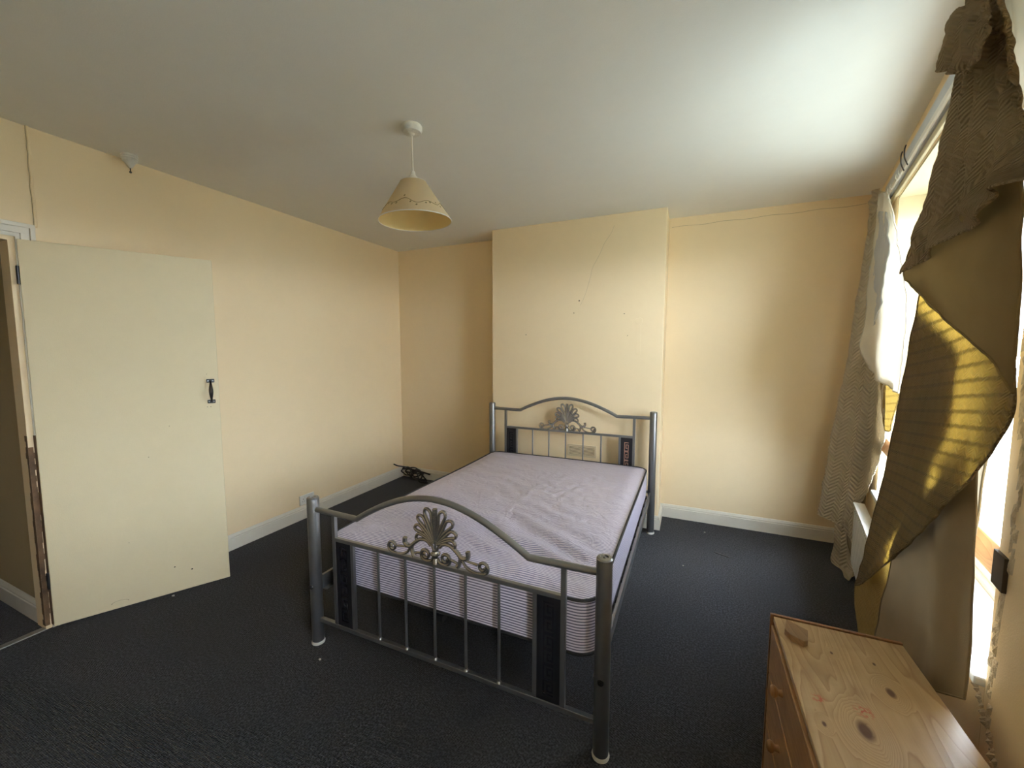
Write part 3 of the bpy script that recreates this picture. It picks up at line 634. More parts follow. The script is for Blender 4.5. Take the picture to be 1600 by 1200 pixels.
def ornament(y, xc, zb, parent):
    m = MB()
    def T(pts, r, mir=True, smooth=5, taper=None):
        for sgn in ((1, -1) if mir else (1,)):
            R1 = r * 1.5; P = [(xc + sgn * p[0], y, zb + p[1]) for p in pts]
            if smooth: P = cr_spline(P, smooth)
            k = len(P) - 1
            rr = [R1 * (taper[0] + (taper[1] - taper[0]) * i / k) for i in range(k + 1)] if taper else R1
            m.tube(P, rr, 8)
    # palmette loops, four each side
    for ang, ln, wd in ((15, .146, .016), (35, .130, .016), (57, .108, .0155), (81, .088, .0145)):
        a = math.radians(ang); ax = (math.sin(a), math.cos(a)); px = (math.cos(a), -math.sin(a)); base = (0.010 * math.sin(a), .082 + .006 * math.cos(a))
        loop = []
        for u, v in ((0, .0), (.25, .10), (.5, .32), (.75, .80), (.90, 1.0), (1.0, .55), (1.0, -.2), (.90, -.85), (.74, -.80), (.5, -.45), (.25, -.22), (0, -.1)):
            bend = -.018 * math.sin(PI * u * .9) * (ang / 60)
            loop.append((base[0] + ax[0] * ln * u + px[0] * (wd * v - bend * 0) , base[1] + ax[1] * ln * u + px[1] * (wd * v) + bend * -.35))
        T(loop, .0048)
    T([(0, .085), (0, .16), (0, .225)], .006, False, 4, (.8, 1.3)); T([(0, .222), (0, .236)], .0075, False, 0)
    # neck fan and arch
    T([(.006, .050), (.014, .070), (.024, .088)], .0042); T([(0, .05), (0, .085)], .0035, False, 0); T([(.024, .088), (.012, .094), (0, .102)], .0048)
    # inner volutes
    T([(.010, .022), (.022, .006), (.044, .002)] + spiral(.050, .028, .026, .008, -PI / 2 + .1, 1.35), .0052, smooth=2, taper=(1.0, .9))
    # S scrolls with an upturned hook
    T([(.022, .072), (.042, .090), (.075, .090), (.105, .070), (.128, .050), (.148, .050), (.160, .062), (.158, .082)], .0062, taper=(.8, 1.15))
    T([(.112, .062), (.122, .045), (.118, .022), (.108, .008)], .0062, taper=(.7, 1.2)); T([(.074, .030), (.095, .026), (.112, .020)], .0036)
    # outer scrolls
    T([(.128, .048), (.145, .020), (.170, .006), (.200, .000), (.228, .004)] + spiral(.228, .030, .026, .007, -PI / 2 + .2, 1.3), .0052, smooth=2, taper=(.85, .95))
    T([(.135, .046), (.165, .040), (.204, .036)], .0034)
    # little urn
    m.lathe((xc, y, zb), [(0, 0), (.016, 0), (.014, .010), (.010, .022), (.014, .032), (.022, .038), (.022, .043), (.016, .047), (.014, .054), (0, .055)], 16)
    return m.build('ornament', M['ornament'], parent)
def bedend(y, foot):
    Hp = .755 if foot else .990; zr = .697 if foot else .942; zp = .853 if foot else 1.066; zm = .570 if foot else .775; zl = .130 if foot else .34
    x0, x1 = .140, BW - .146; K0, K1 = .285, BW - .285
    pts = [(.02, y, zr), (.12, y, zr - .002), (K0 - .03, y, zr - .004)]
    n = 24; arch_ = []
    for i in range(n + 1):
        u = i / n; xx = K0 + (K1 - K0) * u; v = math.sin(PI * u); arch_.append((xx, y, zr - .004 + (zp - zr + .004) * (v ** .95 if v > 0 else 0)))
    pts += arch_ + [(K1 + .03, y, zr - .004), (BW - .12, y, zr - .002), (BW - .02, y, zr)]
    m = MB(); m.tube(pts, .0135, 14)
    bd = m.build('footboard' if foot else 'headboard', M['silver'], bed)
    for x in (0, BW):
        m = MB(); r = .0285; m.lathe((x, y, 0), [(0, .004), (r * .96, .004), (r, .010), (r, Hp - .012), (r * .98, Hp - .008), (0, Hp - .008)], 28); p = m.build('bed_post', M['silver'], bd)
        m = MB(); m.lathe((x, y, Hp - .008), [(r * .98, -.003), (r * 1.0, .004), (r * .86, .010), (r * .5, .011), (r * .42, .006), (r * .2, .006), (r * .1, .010), (0, .010)], 24); m.build('post_cap', M['silver'], bd)
        m = MB(); m.lathe((x, y, 0), [(0, 0), (r * 1.10, 0), (r * 1.14, .006), (r * 1.04, .014), (0, .014)], 24); m.build('foot_cap', M['plastic_white'], bd)
        m = MB(); sy = -1 if foot else 1; m.lathe((x - .0, y + sy * r, .305), [(0, sy * .004), (.004, sy * .004), (.005, sy * .002), (.010, sy * .003), (.012, 0), (.0125, -sy * .003), (0, -sy * .003)], 16, 'Y'); m.build('bolt', M['dark_metal'], bd)
    q = .009
    m = MB(); m.box(x0 - q, x1 + q, y - q, y + q, zm - q, zm + q); m.build('middle_rail', M['silver'], bd, bevel=.002)
    m = MB(); m.box(.02, BW - .02, y - .010, y + .010, zl - .010, zl + .010); m.build('lower_rail', M['silver'], bd, bevel=.002)
    for x in (x0, x1): m = MB(); m.box(x - .010, x + .010, y - .0095, y + .0095, zl + .01, zr - .008); m.build('upright', M['silver'], bd, bevel=.002)
    xi0, xi1 = x0 + .112, x1 - .112
    for x in (xi0, xi1): m = MB(); m.box(x - .0085, x + .0085, y - .0085, y + .0085, zl + .01, zm - q); m.build('upright', M['silver'], bd, bevel=.002)
    for k in range(1, 6):
        x = xi0 + (xi1 - xi0) * k / 6; m = MB(); m.tube([(x, y, zl + .008), (x, y, zm - q + .002)], .0062, 10); m.lathe((x, y, zl + .010), [(.011, 0), (.008, .006), (.006, .008)], 12); m.build('spindle', M['silver'], bd)
    for (a, b) in ((x0 + .010, xi0 - .0085), (xi1 + .0085, x1 - .010)):
        m = MB(); m.box(a, b, y - .006, y + .006, zl + .01, zm - q); pn = m.build('inlay_panel', M['black_panel'], bd, bevel=.001)
        m = MB(); cxp = (a + b) / 2
        if foot: key_motif(m, cxp - .018, cxp + .018, zl + .035, zm - .03, y - .006, -.0015, .006, 6); m.build('key_pattern', M['black_relief'], pn)
        elif a > .7:
            key_motif(m, cxp - .015, cxp + .015, zm - .045 - .075 * 4, zm - .045, y - .006, -.0012, .0055, 4)
            m.build('key_pattern', M['copper'], pn)
        else: key_motif(m, cxp - .015, cxp + .015, zm - .045 - .075 * 4, zm - .045, y - .006, -.0012, .0055, 4); m.build('key_pattern', M['black_relief'], pn)
    ornament(y, BW / 2 + .005, zm + q - .002, bd)
    return bd
bedend(0, True); bedend(BL, False)
for x in (.012, BW - .012):
    sgn = 1 if x > .5 else -1
    m = MB(); m.box(x - .003, x + .003, .028, BL - .028, .270, .345); m.box(min(x, x - sgn * .028), max(x, x - sgn * .028), .028, BL - .028, .270, .275)
    m.box(x - .007, x + .007, .028, BL - .028, .338, .346); m.build('side_rail', M['silver'], bed, bevel=.0015)
for k in range(11):
    y = .10 + k * .177; m = MB(); m.box(.02, BW - .02, y - .02, y + .02, .318, .333); m.build('slat', M['dark_metal'], bed, bevel=.002)
m = MB(); m.box(BW / 2 - .015, BW / 2 + .015, .03, BL - .03, .29, .318); m.build('centre_beam', M['dark_metal'], bed)
m = MB(); m.tube([(BW / 2, BL / 2, 0), (BW / 2, BL / 2, .29)], .015, 12); m.build('centre_leg', M['dark_metal'], bed)

# mattress: rounded slab with black piping, creased film on top
MX0, MX1, MY0, MY1, MZ0, MZ1 = .045, 1.398, .034, 1.925, .335, .548
mat_ = thing('mattress', 'striped lilac mattress with black piping on the silver metal bed', 'mattress', ((MX0 + MX1) / 2, (MY0 + MY1) / 2, MZ0))
def outline(off=0.0, rc=.085, n=10):
    P = []
    for (cx_, cy_, a0) in ((MX1 - rc, MY1 - rc, 0), (MX0 + rc, MY1 - rc, PI / 2), (MX0 + rc, MY0 + rc, PI), (MX1 - rc, MY0 + rc, 1.5 * PI)):
        for k in range(n + 1): a = a0 + PI / 2 * k / n; P.append((cx_ + (rc + off) * math.cos(a), cy_ + (rc + off) * math.sin(a)))
    return P
O = []; base = outline(0)
for i in range(len(base)):           # densify the straight runs
    a = Vector(base[i]); b = Vector(base[(i + 1) % len(base)]); k = max(1, int((b - a).length / .03))
    for j in range(k): O.append(tuple(a + (b - a) * j / k))
cxm, cym = (MX0 + MX1) / 2, (MY0 + MY1) / 2
def edge_z(x, y):                     # gentle sag of the border
    return .006 * math.sin(x * 5 + 1) * math.sin(y * 3.1)
n = len(O); m = MB(); vs = []; fs = []
rings = [(0.0, MZ0), (.003, MZ0 + .03), (.006, (MZ0 + MZ1) / 2), (.003, MZ1 - .03), (0.0, MZ1)]
for ri, (off, z) in enumerate(rings):
    for (x, y) in O:
        dv = Vector((x - cxm, y - cym)); ax = dv.x / (MX1 - cxm); ay = dv.y / (MY1 - cym); nn = Vector((ax ** 9, ay ** 9)); nn = nn.normalized() if nn.length > 1e-6 else nn
        vs.append((x + nn.x * off, y + nn.y * off, z + (edge_z(x, y) if ri == 4 else 0)))
for ri in range(len(rings) - 1):
    for k in range(n): fs.append((ri * n + k, ri * n + (k + 1) % n, (ri + 1) * n + (k + 1) % n, (ri + 1) * n + k))
fs.append(tuple(range(n - 1, -1, -1))); m.add(vs, fs, True); m.build('mattress_border', M['ticking_side'], mat_)
# top panel: concentric grid with creases
def crease(x, y):
    f_ = min(1, max(0, (min(x - MX0, MX1 - x, y - MY0, MY1 - y)) / .10)); f_ = f_ * f_ * (3 - 2 * f_)
    e1 = 0
    dx, dy = x - .80, y - 1.25
    u = noise.noise(Vector((x * 3, y * 3, 0))) * .6
    e1 += .0055 * math.sin((x * 22 + y * 46) + u * 9) * max(0, noise.noise(Vector((x * 2.1, y * 2.1, 4))) + .35)      # long pulled creases
    r = math.hypot(dx - .15, dy + .1); e1 += .008 * noise.noise(Vector((x * 26, y * 20, 1))) * math.exp(-(r / .42) ** 2)
    v = (x - 1.4) * .55 + (y - .1); e1 += .0075 * math.sin(v * 34 + u * 5) * math.exp(-((x - 1.05) / .42) ** 2) * math.exp(-((y - .35) / .38) ** 2)   # diagonal drag lines at the foot
    e1 += .0022 * noise.noise(Vector((x * 60 + y * 20, y * 14, 9)))
    return MZ1 + edge_z(x, y) * (1 - f_) + f_ * (.010 + e1) + .004 * f_ * noise.noise(Vector((x * 2, y * 2, 2)))
K = 46; vs = []; fs = []
for k in range(K):
    sc_ = 1 - k / K
    for (x, y) in O:
        # shrink towards the centre line so the grid stays even
        hx = (MX1 - MX0) / 2; d_ = hx * (k / K); X = cxm + (x - cxm) * (1 - k / K); Yh = (MY1 - MY0) / 2; Y = cym + (y - cym) * (Yh - d_) / Yh
        vs.append((X, Y, crease(X, Y)))
for k in range(K - 1):
    for i in range(n): fs.append((k * n + i, k * n + (i + 1) % n, (k + 1) * n + (i + 1) % n, (k + 1) * n + i))
i0 = (K - 1) * n; fs.append(tuple(range(i0, i0 + n)))
m = MB(); m.add(vs, fs, True); tp = m.build('mattress_top', M['ticking_top'], mat_)
for z, top in ((MZ1, True), (MZ0, False)):
    m = MB(); P = [(x, y, z + (edge_z(x, y) if top else 0)) for (x, y) in O]; P.append(P[0]); m.tube(P, .0065, 8, caps=False); m.build('piping', M['piping'], mat_)
m = MB(); z = crease(1.155, .93) + .003; m.hexa([(1.15, .925, z), (1.162, .928, z), (1.16, .934, z), (1.149, .931, z), (1.15, .925, z + .001), (1.162, .928, z + .001), (1.16, .934, z + .001), (1.149, .931, z + .001)])
tag(m.build('paper_scrap', M['paper'], None), 'tiny white scrap lying on the mattress', 'paper scrap')

# ================================================================== CHEST OF DRAWERS
QX0, QX1, QY0, QY1, QH = 1.953, 2.292, -.55, .150, .600
ch = thing('chest_of_drawers', 'low pine chest of drawers beside the window wall', 'chest of drawers', ((QX0 + QX1) / 2, (QY0 + QY1) / 2, 0))
m = MB(); m.box(QX0 + .008, QX1, QY0, QY0 + .016, 0, QH - .006); m.build('side_panel', M['pine'], ch, bevel=.002)
m = MB(); m.box(QX0 + .002, QX1 + .001, QY1 - .010, QY1, 0, QH + .004); m.build('side_panel', M['pine_dark'], ch, bevel=.001)
m = MB(); m.box(QX0 + .010, QX1, QY0 - .012, QY1 - .012, QH - .018, QH); m.build('top', M['pine_top'], ch, bevel=.002)
m = MB(); m.box(QX1 - .008, QX1 - .002, QY0 + .016, QY1 - .012, .02, QH - .018); m.build('back_panel', M['pine'], ch)
m = MB(); m.box(QX0 + .010, QX0 + .022, QY0 + .016, QY1 - .012, 0, .05); m.build('plinth', M['pine_dark'], ch, bevel=.002)
rows = [(.055, .225), (.232, .402), (.409, .572)]
for (z0, z1) in rows:
    m = MB(); m.box(QX0 + .004, QX0 + .022, QY0 + .020, QY1 - .016, z0, z1); dr = m.build('drawer', M['pine'], ch, bevel=.003)
    m = MB(); m.box(QX0 + .022, QX1 - .02, QY0 + .03, QY1 - .026, z0 + .01, z1 - .02); m.build('drawer_box', M['pine_dark'], dr)
    for y in (QY1 - .215, QY0 + .215):
        m = MB(); m.lathe((QX0 + .004, y, (z0 + z1) / 2), [(0, 0), (.010, 0), (.0085, -.006), (.008, -.010), (.015, -.016), (.0165, -.022), (.013, -.029), (.006, -.032), (0, -.0325)], 20, 'X'); m.build('knob', M['pine_knob'], dr)
for (x0_, z0_) in ((QX0 + .010, .225),):
    m = MB(); 
    for z in (.225, .402): m.box(QX0 + .014, QX0 + .03, QY0 + .016, QY1 - .012, z + .001, z + .006)
    m.box(QX0 + .014, QX0 + .03, QY0 + .016, QY1 - .012, .572, .582); m.build('cross_rail', M['pine_dark'], ch)
# offcut on the chest
m = MB(); poly = [(1.992, .105), (1.977, .050), (1.989, .026), (2.018, .007), (2.030, .017), (2.041, .070)]
m.prism(poly, lambda p: (p[0], p[1], QH), lambda p: (p[0], p[1], QH + .020))
ob = m.build('wood_offcut', M['offcut'], None, bevel=.002)
tag(ob, 'small angular wood offcut lying on the far corner of the pine chest', 'wood block')

# ================================================================== CURTAINS
NU = [[(2.148,0.08,2.501),(2.195,0.075,2.47),(2.238,0.07,2.438),(2.278,0.065,2.409),(2.304,0.06,2.389)],[(2.179,0.09,2.345),(2.231,0.084,2.319),(2.308,0.077,2.275),(2.375,0.071,2.236),(2.426,0.065,2.197)],[(2.176,0.1,2.239),(2.259,0.092,2.202),(2.346,0.085,2.158),(2.426,0.078,2.12),(2.514,0.07,2.064)],[(2.185,0.11,2.124),(2.291,0.1,2.075),(2.371,0.09,2.053),(2.476,0.08,2.024),(2.535,0.07,1.998)],[(2.158,0.12,1.992),(2.288,0.109,1.942),(2.391,0.098,1.927),(2.504,0.086,1.931),(2.627,0.075,1.917)],[(2.054,0.125,1.898),(2.19,0.114,1.852),(2.387,0.103,1.848),(2.492,0.091,1.881),(2.73,0.08,1.83)],[(1.887,0.13,1.758),(2.206,0.119,1.776),(2.528,0.108,1.789),(2.534,0.096,1.842),(2.797,0.085,1.784)]]
NL = [[(1.942,0.115,1.867),(2.192,0.101,1.859),(2.4,0.087,1.873),(2.468,0.074,1.892),(2.549,0.06,1.871)],[(1.801,0.115,1.772),(2.136,0.101,1.72),(2.443,0.087,1.709),(2.52,0.074,1.707),(2.584,0.06,1.705)],[(1.92,0.115,1.718),(2.231,0.101,1.623),(2.476,0.087,1.583),(2.552,0.074,1.575),(2.598,0.06,1.584)],[(2.06,0.115,1.668),(2.309,0.101,1.561),(2.511,0.087,1.477),(2.588,0.074,1.429),(2.628,0.06,1.391)]]
ND = [[(2.025,0.1,1.727),(2.22,0.083,1.623),(2.417,0.067,1.523),(2.579,0.05,1.442)],[(1.945,0.1,1.585),(2.179,0.083,1.513),(2.416,0.067,1.431),(2.59,0.05,1.352)],[(1.906,0.105,1.428),(2.117,0.09,1.374),(2.367,0.075,1.323),(2.575,0.06,1.281)],[(1.825,0.11,1.205),(2.016,0.097,1.168),(2.252,0.083,1.167),(2.485,0.07,1.184)],[(1.722,0.12,0.923),(1.92,0.108,0.933),(2.132,0.097,0.959),(2.312,0.085,1.017)],[(1.592,0.13,0.628),(1.74,0.123,0.668),(1.916,0.117,0.728),(2.06,0.11,0.791)],[(1.432,0.14,0.345),(1.454,0.138,0.36),(1.476,0.137,0.374),(1.53,0.135,0.408)]]
NY = [[(1.234,0.1,0.382),(1.581,0.098,0.568),(1.925,0.095,0.755)],[(1.079,0.1,0.145),(1.468,0.098,0.346),(1.837,0.095,0.549)],[(1.24,0.1,0.052),(1.54,0.098,0.198),(1.814,0.095,0.345)],[(1.35,0.1,0.032),(1.621,0.098,0.184),(1.854,0.095,0.316)]]
NB = [[(2.018,0.09,0.922),(2.152,0.075,1.022),(2.304,0.06,1.127),(2.379,0.045,1.189)],[(1.946,0.1,0.726),(2.161,0.082,0.867),(2.313,0.063,0.953),(2.408,0.045,1.013)],[(1.873,0.105,0.538),(2.115,0.085,0.694),(2.335,0.065,0.803),(2.436,0.045,0.853)],[(1.781,0.105,0.326),(2.1,0.087,0.505),(2.342,0.068,0.634),(2.469,0.05,0.707)],[(1.75,0.11,0.134),(2.092,0.092,0.345),(2.341,0.073,0.508),(2.49,0.055,0.606)]]
NS = [[(2.252,0.035,1.174),(2.337,0.033,1.228),(2.413,0.03,1.281)],[(2.292,0.035,0.934),(2.345,0.033,0.965),(2.395,0.03,1.003)],[(2.301,0.035,0.748),(2.351,0.033,0.777),(2.395,0.03,0.811)],[(2.333,0.035,0.557),(2.39,0.033,0.58),(2.438,0.03,0.619)]]
NT = [[(2.181,0.045,2.465),(2.268,0.04,2.404),(2.338,0.035,2.341),(2.374,0.03,2.287)],[(2.275,0.045,2.287),(2.334,0.04,2.25),(2.387,0.035,2.217),(2.419,0.03,2.196)],[(2.361,0.045,2.133),(2.392,0.04,2.123),(2.424,0.035,2.112),(2.461,0.03,2.09)],[(2.42,0.045,2.046),(2.438,0.04,2.039),(2.454,0.035,2.034),(2.482,0.03,2.019)]]
NK = [[(2.158,0.1,2.462),(2.252,0.095,2.412),(2.373,0.09,2.336)],[(2.185,0.12,2.419),(2.34,0.12,2.326),(2.506,0.12,2.208)],[(2.214,0.13,2.359),(2.386,0.13,2.241),(2.525,0.13,2.154)],[(2.227,0.14,2.274),(2.358,0.135,2.195),(2.457,0.13,2.14)]]
FA = [[(0.3,0.069,2.447),(0.4,0.054,2.416),(0.5,0.038,2.384)],[(0.3,0.095,2.007),(0.4,0.059,1.967),(0.5,0.028,1.949)],[(0.3,0.124,1.557),(0.4,0.078,1.512),(0.5,0.038,1.491)],[(0.3,0.16,1.157),(0.4,0.1,1.136),(0.5,0.042,1.134)],[(0.3,0.197,0.787),(0.4,0.117,0.783),(0.5,0.049,0.797)],[(0.3,0.22,0.526),(0.4,0.141,0.523),(0.5,0.076,0.535)],[(0.3,0.241,0.292),(0.4,0.166,0.289),(0.5,0.109,0.299)]]
FB = [[(0.52,0.056,1.491),(0.623,0.02,1.432),(0.93,0.02,1.384)],[(0.52,0.07,1.142),(0.626,0.02,1.118),(0.986,0.02,1.161)],[(0.52,0.085,0.847),(0.57,0.022,0.846),(1.003,0.02,0.989)],[(0.52,0.105,0.565),(0.57,0.049,0.612),(0.814,0.02,0.763)],[(0.52,0.113,0.411),(0.57,0.081,0.457),(0.62,0.035,0.546)],[(0.52,0.103,0.282),(0.57,0.09,0.321),(0.62,0.069,0.379)],[(0.52,0.059,0.082),(0.57,0.051,0.142),(0.62,0.048,0.228)]]
FC = [[(0.54,0.086,0.467),(0.57,0.053,0.527),(0.6,0.025,0.575)],[(0.54,0.095,0.291),(0.57,0.057,0.356),(0.6,0.025,0.408)],[(0.54,0.067,0.124),(0.57,0.047,0.178),(0.6,0.024,0.227)],[(0.566,0.044,0.012),(0.57,0.032,0.031),(0.6,0.025,0.069)]]
FD = [[(0.42,0.145,0.315),(0.48,0.107,0.346),(0.54,0.061,0.378)],[(0.42,0.146,0.14),(0.48,0.097,0.178),(0.54,0.041,0.236)],[(0.42,0.153,0.013),(0.48,0.089,0.023),(0.54,0.033,0.099)],[(0.517,0.108,0.012),(0.576,0.083,0.012),(0.54,0.042,0.031)],[(0.629,0.094,0.012),(0.648,0.083,0.012),(0.559,0.046,0.012)]]
FE = [[(0.5,0.051,2.443),(0.547,0.045,2.439),(0.692,0.045,2.387),(0.815,0.045,2.315)],[(0.5,0.059,2.167),(0.694,0.045,2.097),(0.936,0.045,2.06),(1.139,0.045,2.035)],[(0.52,0.072,1.891),(0.717,0.045,1.852),(1.095,0.045,1.829),(1.337,0.045,1.839)],[(0.54,0.076,1.651),(0.777,0.045,1.619),(1.211,0.045,1.613),(1.487,0.045,1.666)],[(0.56,0.094,1.491),(0.687,0.045,1.425),(1.16,0.045,1.424),(1.489,0.045,1.459)],[(0.58,0.047,1.383),(0.732,0.045,1.327),(1.108,0.045,1.301),(1.436,0.045,1.289)]]
FY = [[(0.751,0.02,1.341),(1.022,0.02,1.337),(1.307,0.02,1.322)],[(0.854,0.02,1.2),(1.075,0.02,1.206),(1.246,0.02,1.218)],[(0.954,0.02,1.104),(1.075,0.02,1.121),(1.185,0.02,1.137)],[(1.03,0.02,1.056),(1.083,0.02,1.058),(1.145,0.02,1.075)]]
FK = [[(0.42,0.079,2.494),(0.45,0.059,2.492),(0.48,0.031,2.457)],[(0.42,0.089,2.44),(0.45,0.06,2.41),(0.48,0.033,2.388)],[(0.42,0.093,2.402),(0.45,0.069,2.357),(0.48,0.048,2.345)]]
NI = [[(1.838,0.06,1.71),(2.087,0.048,1.585),(2.303,0.035,1.484)],[(1.771,0.06,1.583),(2.048,0.048,1.495),(2.3,0.035,1.406)],[(1.738,0.065,1.412),(2.049,0.053,1.339),(2.303,0.04,1.274)],[(1.648,0.07,1.183),(1.93,0.055,1.134),(2.215,0.04,1.127)],[(1.532,0.075,0.878),(1.825,0.065,0.901),(2.152,0.055,0.975)],[(1.433,0.09,0.606),(1.741,0.082,0.701),(1.966,0.075,0.818)],[(1.203,0.1,0.304),(1.487,0.098,0.465),(1.723,0.095,0.625)]]
FG = [[(0.538,0.055,2.33),(0.685,0.055,2.29),(0.821,0.055,2.246)],[(0.5,0.061,2.109),(0.701,0.055,2.061),(0.955,0.055,2.011)],[(0.52,0.073,1.911),(0.648,0.055,1.884),(0.91,0.055,1.855)],[(0.53,0.078,1.752),(0.599,0.055,1.736),(0.846,0.055,1.73)],[(0.54,0.078,1.571),(0.57,0.067,1.59),(0.606,0.055,1.619)]]

def drape(rows, name, mat, parent, fold=0.0, freq=9.0, phase=0.0, nu=12, nv=12, hem=True, rough=.0025, crump=0.0):
    R = [cr_spline([Vector(p) for p in r], nu) for r in rows]; nc = len(R[0])
    cols = [cr_spline([R[i][j] for i in range(len(R))], nv) for j in range(nc)]; nr = len(cols[0])
    G = [[cols[j][i] for j in range(nc)] for i in range(nr)]
    P = []
    for i in range(nr):
        row = []
        for j in range(nc):
            s, t, z = G[i][j]; u = j / (nc - 1)
            f_ = fold * math.sin(freq * u * 2 * PI + phase + 1.4 * noise.noise(Vector((u * 2, z * 1.5, phase)))) * (.5 + .5 * math.sin(PI * min(1, .15 + u)))
            f_ += rough * noise.noise(Vector((s * 14, z * 9, phase))) * 2 + crump * noise.noise(Vector((s * 30, z * 26, phase + 3)))
            tt = max(.006, t + f_)
            row.append(W(s, tt, max(.004, z)))
        P.append(row)
    U = [[0.0] * nc for _ in range(nr)]; V = [[0.0] * nc for _ in range(nr)]
    for i in range(nr):
        for j in range(1, nc): U[i][j] = U[i][j - 1] + (P[i][j] - P[i][j - 1]).length
    for j in range(nc):
        for i in range(1, nr): V[i][j] = V[i - 1][j] - (P[i][j] - P[i - 1][j]).length
    vs = [P[i][j] for i in range(nr) for j in range(nc)]; fs = [(i * nc + j, (i + 1) * nc + j, (i + 1) * nc + j + 1, i * nc + j + 1) for i in range(nr - 1) for j in range(nc - 1)]
    me = bpy.data.meshes.new(name); me.from_pydata([tuple(v) for v in vs], [], fs); uv = me.uv_layers.new(name='UVMap')
    for p in me.polygons:
        p.use_smooth = True
        for li in p.loop_indices: k = me.loops[li].vertex_index; uv.data[li].uv = (U[k // nc][k % nc], vs[k].z - .12 * G[k // nc][k % nc][0])
    me.materials.append(M[mat]); o = bpy.data.objects.new(name, me); C.objects.link(o); o.parent = parent; o.matrix_parent_inverse = parent.matrix_world.inverted()
    if hem:
        mh = MB()
        edges = {'b': [P[-1][j] for j in range(nc)], 'l': [P[i][0] for i in range(nr)], 'r': [P[i][-1] for i in range(nr)], 't': [P[0][j] for j in range(nc)]}
        for k in hem if isinstance(hem, str) else 'blr': mh.tube(edges[k], .0032, 6)
        h = mh.build('hem', M[mat], o); 
        uvh = h.data.uv_layers.new(name='UVMap')
        for p in h.data.polygons:
            for li in p.loop_indices: c = h.data.vertices[h.data.loops[li].vertex_index].co; uvh.data[li].uv = (c.y, c.z)
    return o
nc_ = thing('curtain', 'near beige woven curtain, twisted and folded over itself, hanging beside the pine chest', 'curtain', W(2.3, .07, 0), 'curtains at the window')
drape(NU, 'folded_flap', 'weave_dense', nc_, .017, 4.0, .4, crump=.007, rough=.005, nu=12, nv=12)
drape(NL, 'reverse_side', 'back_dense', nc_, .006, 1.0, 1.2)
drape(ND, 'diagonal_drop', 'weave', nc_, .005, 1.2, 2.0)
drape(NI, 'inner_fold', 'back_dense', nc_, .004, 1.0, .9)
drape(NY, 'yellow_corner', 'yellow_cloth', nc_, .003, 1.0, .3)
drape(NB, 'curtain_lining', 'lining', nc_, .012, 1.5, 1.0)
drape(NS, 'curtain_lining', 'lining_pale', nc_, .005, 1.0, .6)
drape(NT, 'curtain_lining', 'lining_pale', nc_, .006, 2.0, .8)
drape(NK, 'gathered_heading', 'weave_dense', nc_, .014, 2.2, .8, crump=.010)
fc_ = thing('curtain', 'far pale woven curtain hanging in the corner by the back wall', 'curtain', W(.5, .07, 0), 'curtains at the window')
drape(FA, 'woven_drop', 'weave_pale', fc_, .010, 1.5, .2, crump=.008)
drape(FB, 'woven_drop', 'weave_pale', fc_, .006, 1.2, 1.7, crump=.006)
drape(FC, 'curtain_lining', 'lining', fc_, .003, 1.0, .4)
drape(FD, 'trailing_corner', 'weave_pale', fc_, .004, 1.0, 2.2)
drape(FE, 'folded_flap', 'lining_pale', fc_, .010, 2.2, 1.1, crump=.004)
drape(FG, 'silvery_patch', 'foil', fc_, .004, 1.0, .6, crump=.008)
drape(FY, 'yellow_corner', 'yellow_cloth', fc_, .002, 1.0, .4)
drape(FK, 'gathered_heading', 'weave_pale', fc_, .012, 1.6, .4, crump=.02)

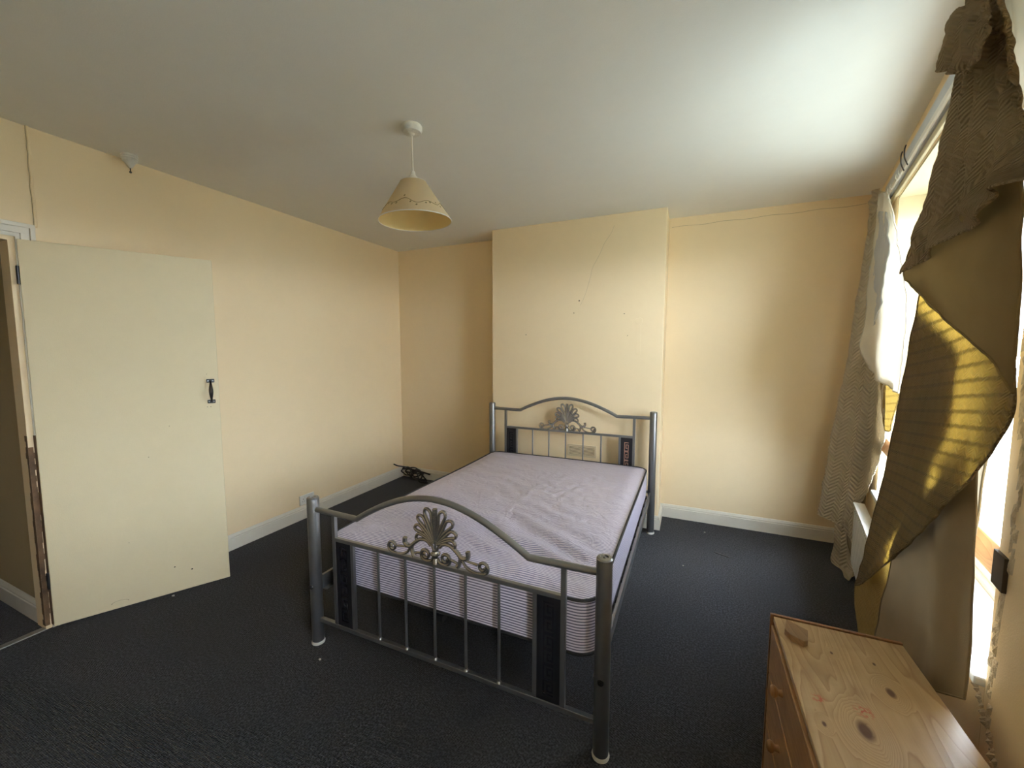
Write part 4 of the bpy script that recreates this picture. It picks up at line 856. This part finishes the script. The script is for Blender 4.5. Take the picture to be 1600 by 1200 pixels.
# ================================================================== SMALL THINGS
# coil of black cable in the far left corner
rnd = random.Random(9); m = MB(); cc = Vector((-1.235, 2.325, 0))
def loop(cx_, cz, rx, rz, y, a0, turns, wob):
    return [(cx_ + rx * math.cos(a0 + 2 * PI * turns * k / 18) + wob * rnd.uniform(-1, 1), y + wob * rnd.uniform(-1, 1), max(.006, cz + rz * math.sin(a0 + 2 * PI * turns * k / 18))) for k in range(int(18))]
P = [(-1.37, 2.20, .185), (-1.33, 2.22, .165), (-1.29, 2.26, .15)]
P += loop(-1.25, .09, .085, .045, 2.30, 1.5, 1.1, .010) + loop(-1.17, .085, .11, .05, 2.31, 2.4, 1.2, .012) + loop(-1.13, .06, .09, .05, 2.29, .4, 1.4, .012)
m.tube(cr_spline(P, 5), .0075, 7)
P = [(-1.30, 2.27, .12), (-1.22, 2.28, .125), (-1.12, 2.29, .115), (-1.03, 2.30, .10), (-.95, 2.31, .085)]; m.tube(cr_spline(P, 5), .010, 8)
P = [(-1.12, 2.28, .12), (-1.08, 2.26, .06), (-1.04, 2.24, .006), (-.95, 2.25, .006), (-.78, 2.28, .006)]; m.tube(cr_spline(P, 5), .0075, 7)
P = [(-1.06, 2.30, .11), (-1.03, 2.29, .06), (-.98, 2.30, .008)]; m.tube(cr_spline(P, 5), .0075, 7)
P = [(-1.16 + .035 * math.cos(a), 2.285 + .022 * math.sin(a), .10 + .03 * math.cos(a * 2)) for a in [k * .6 for k in range(22)]]; m.tube(cr_spline(P, 3), .0075, 7)
tag(m.build('cable_coil', M['cable'], None), 'tangled coil of black cable in the corner against the skirting', 'cable')
m = MB(); d0 = Vector((1.89, 1.835, .001)); d1 = Vector((1.99, 1.79, .001)); q = (d1 - d0).normalized(); r = Vector((-q.y, q.x, 0)) * .006
m.hexa([d0 - r, d1 - r, d1 + r, d0 + r, *[p + Vector((0, 0, .003)) for p in (d0 - r, d1 - r, d1 + r, d0 + r)]])
tag(m.build('black_strip', M['cable'], None), 'thin black strip lying on the carpet between bed and far curtain', 'strip')
def scrap(name, x, y, r, label, cat, mat='paper'):
    rr = random.Random(int(x * 1000)); m = MB(); poly = [(x + r * math.cos(a) * rr.uniform(.5, 1.2), y + r * .6 * math.sin(a) * rr.uniform(.6, 1.2)) for a in [2 * PI * k / 7 for k in range(7)]]
    m.prism(poly, lambda p: (p[0], p[1], .0005), lambda p: (p[0], p[1], .004)); tag(m.build(name, M[mat], None), label, cat)
scrap('paper_scrap', -1.121, -.079, .012, 'pale paper scrap on the carpet under the open door', 'paper scrap')
scrap('paper_scrap', 1.837, 2.166, .007, 'white crumb on the carpet near the back skirting', 'paper scrap')
scrap('paper_scrap', 1.683, 1.540, .006, 'tiny white crumb on the carpet right of the bed', 'paper scrap')
scrap('paper_scrap', .109, -.085, .008, 'pale crumb on the carpet by the left foot post of the bed', 'paper scrap')
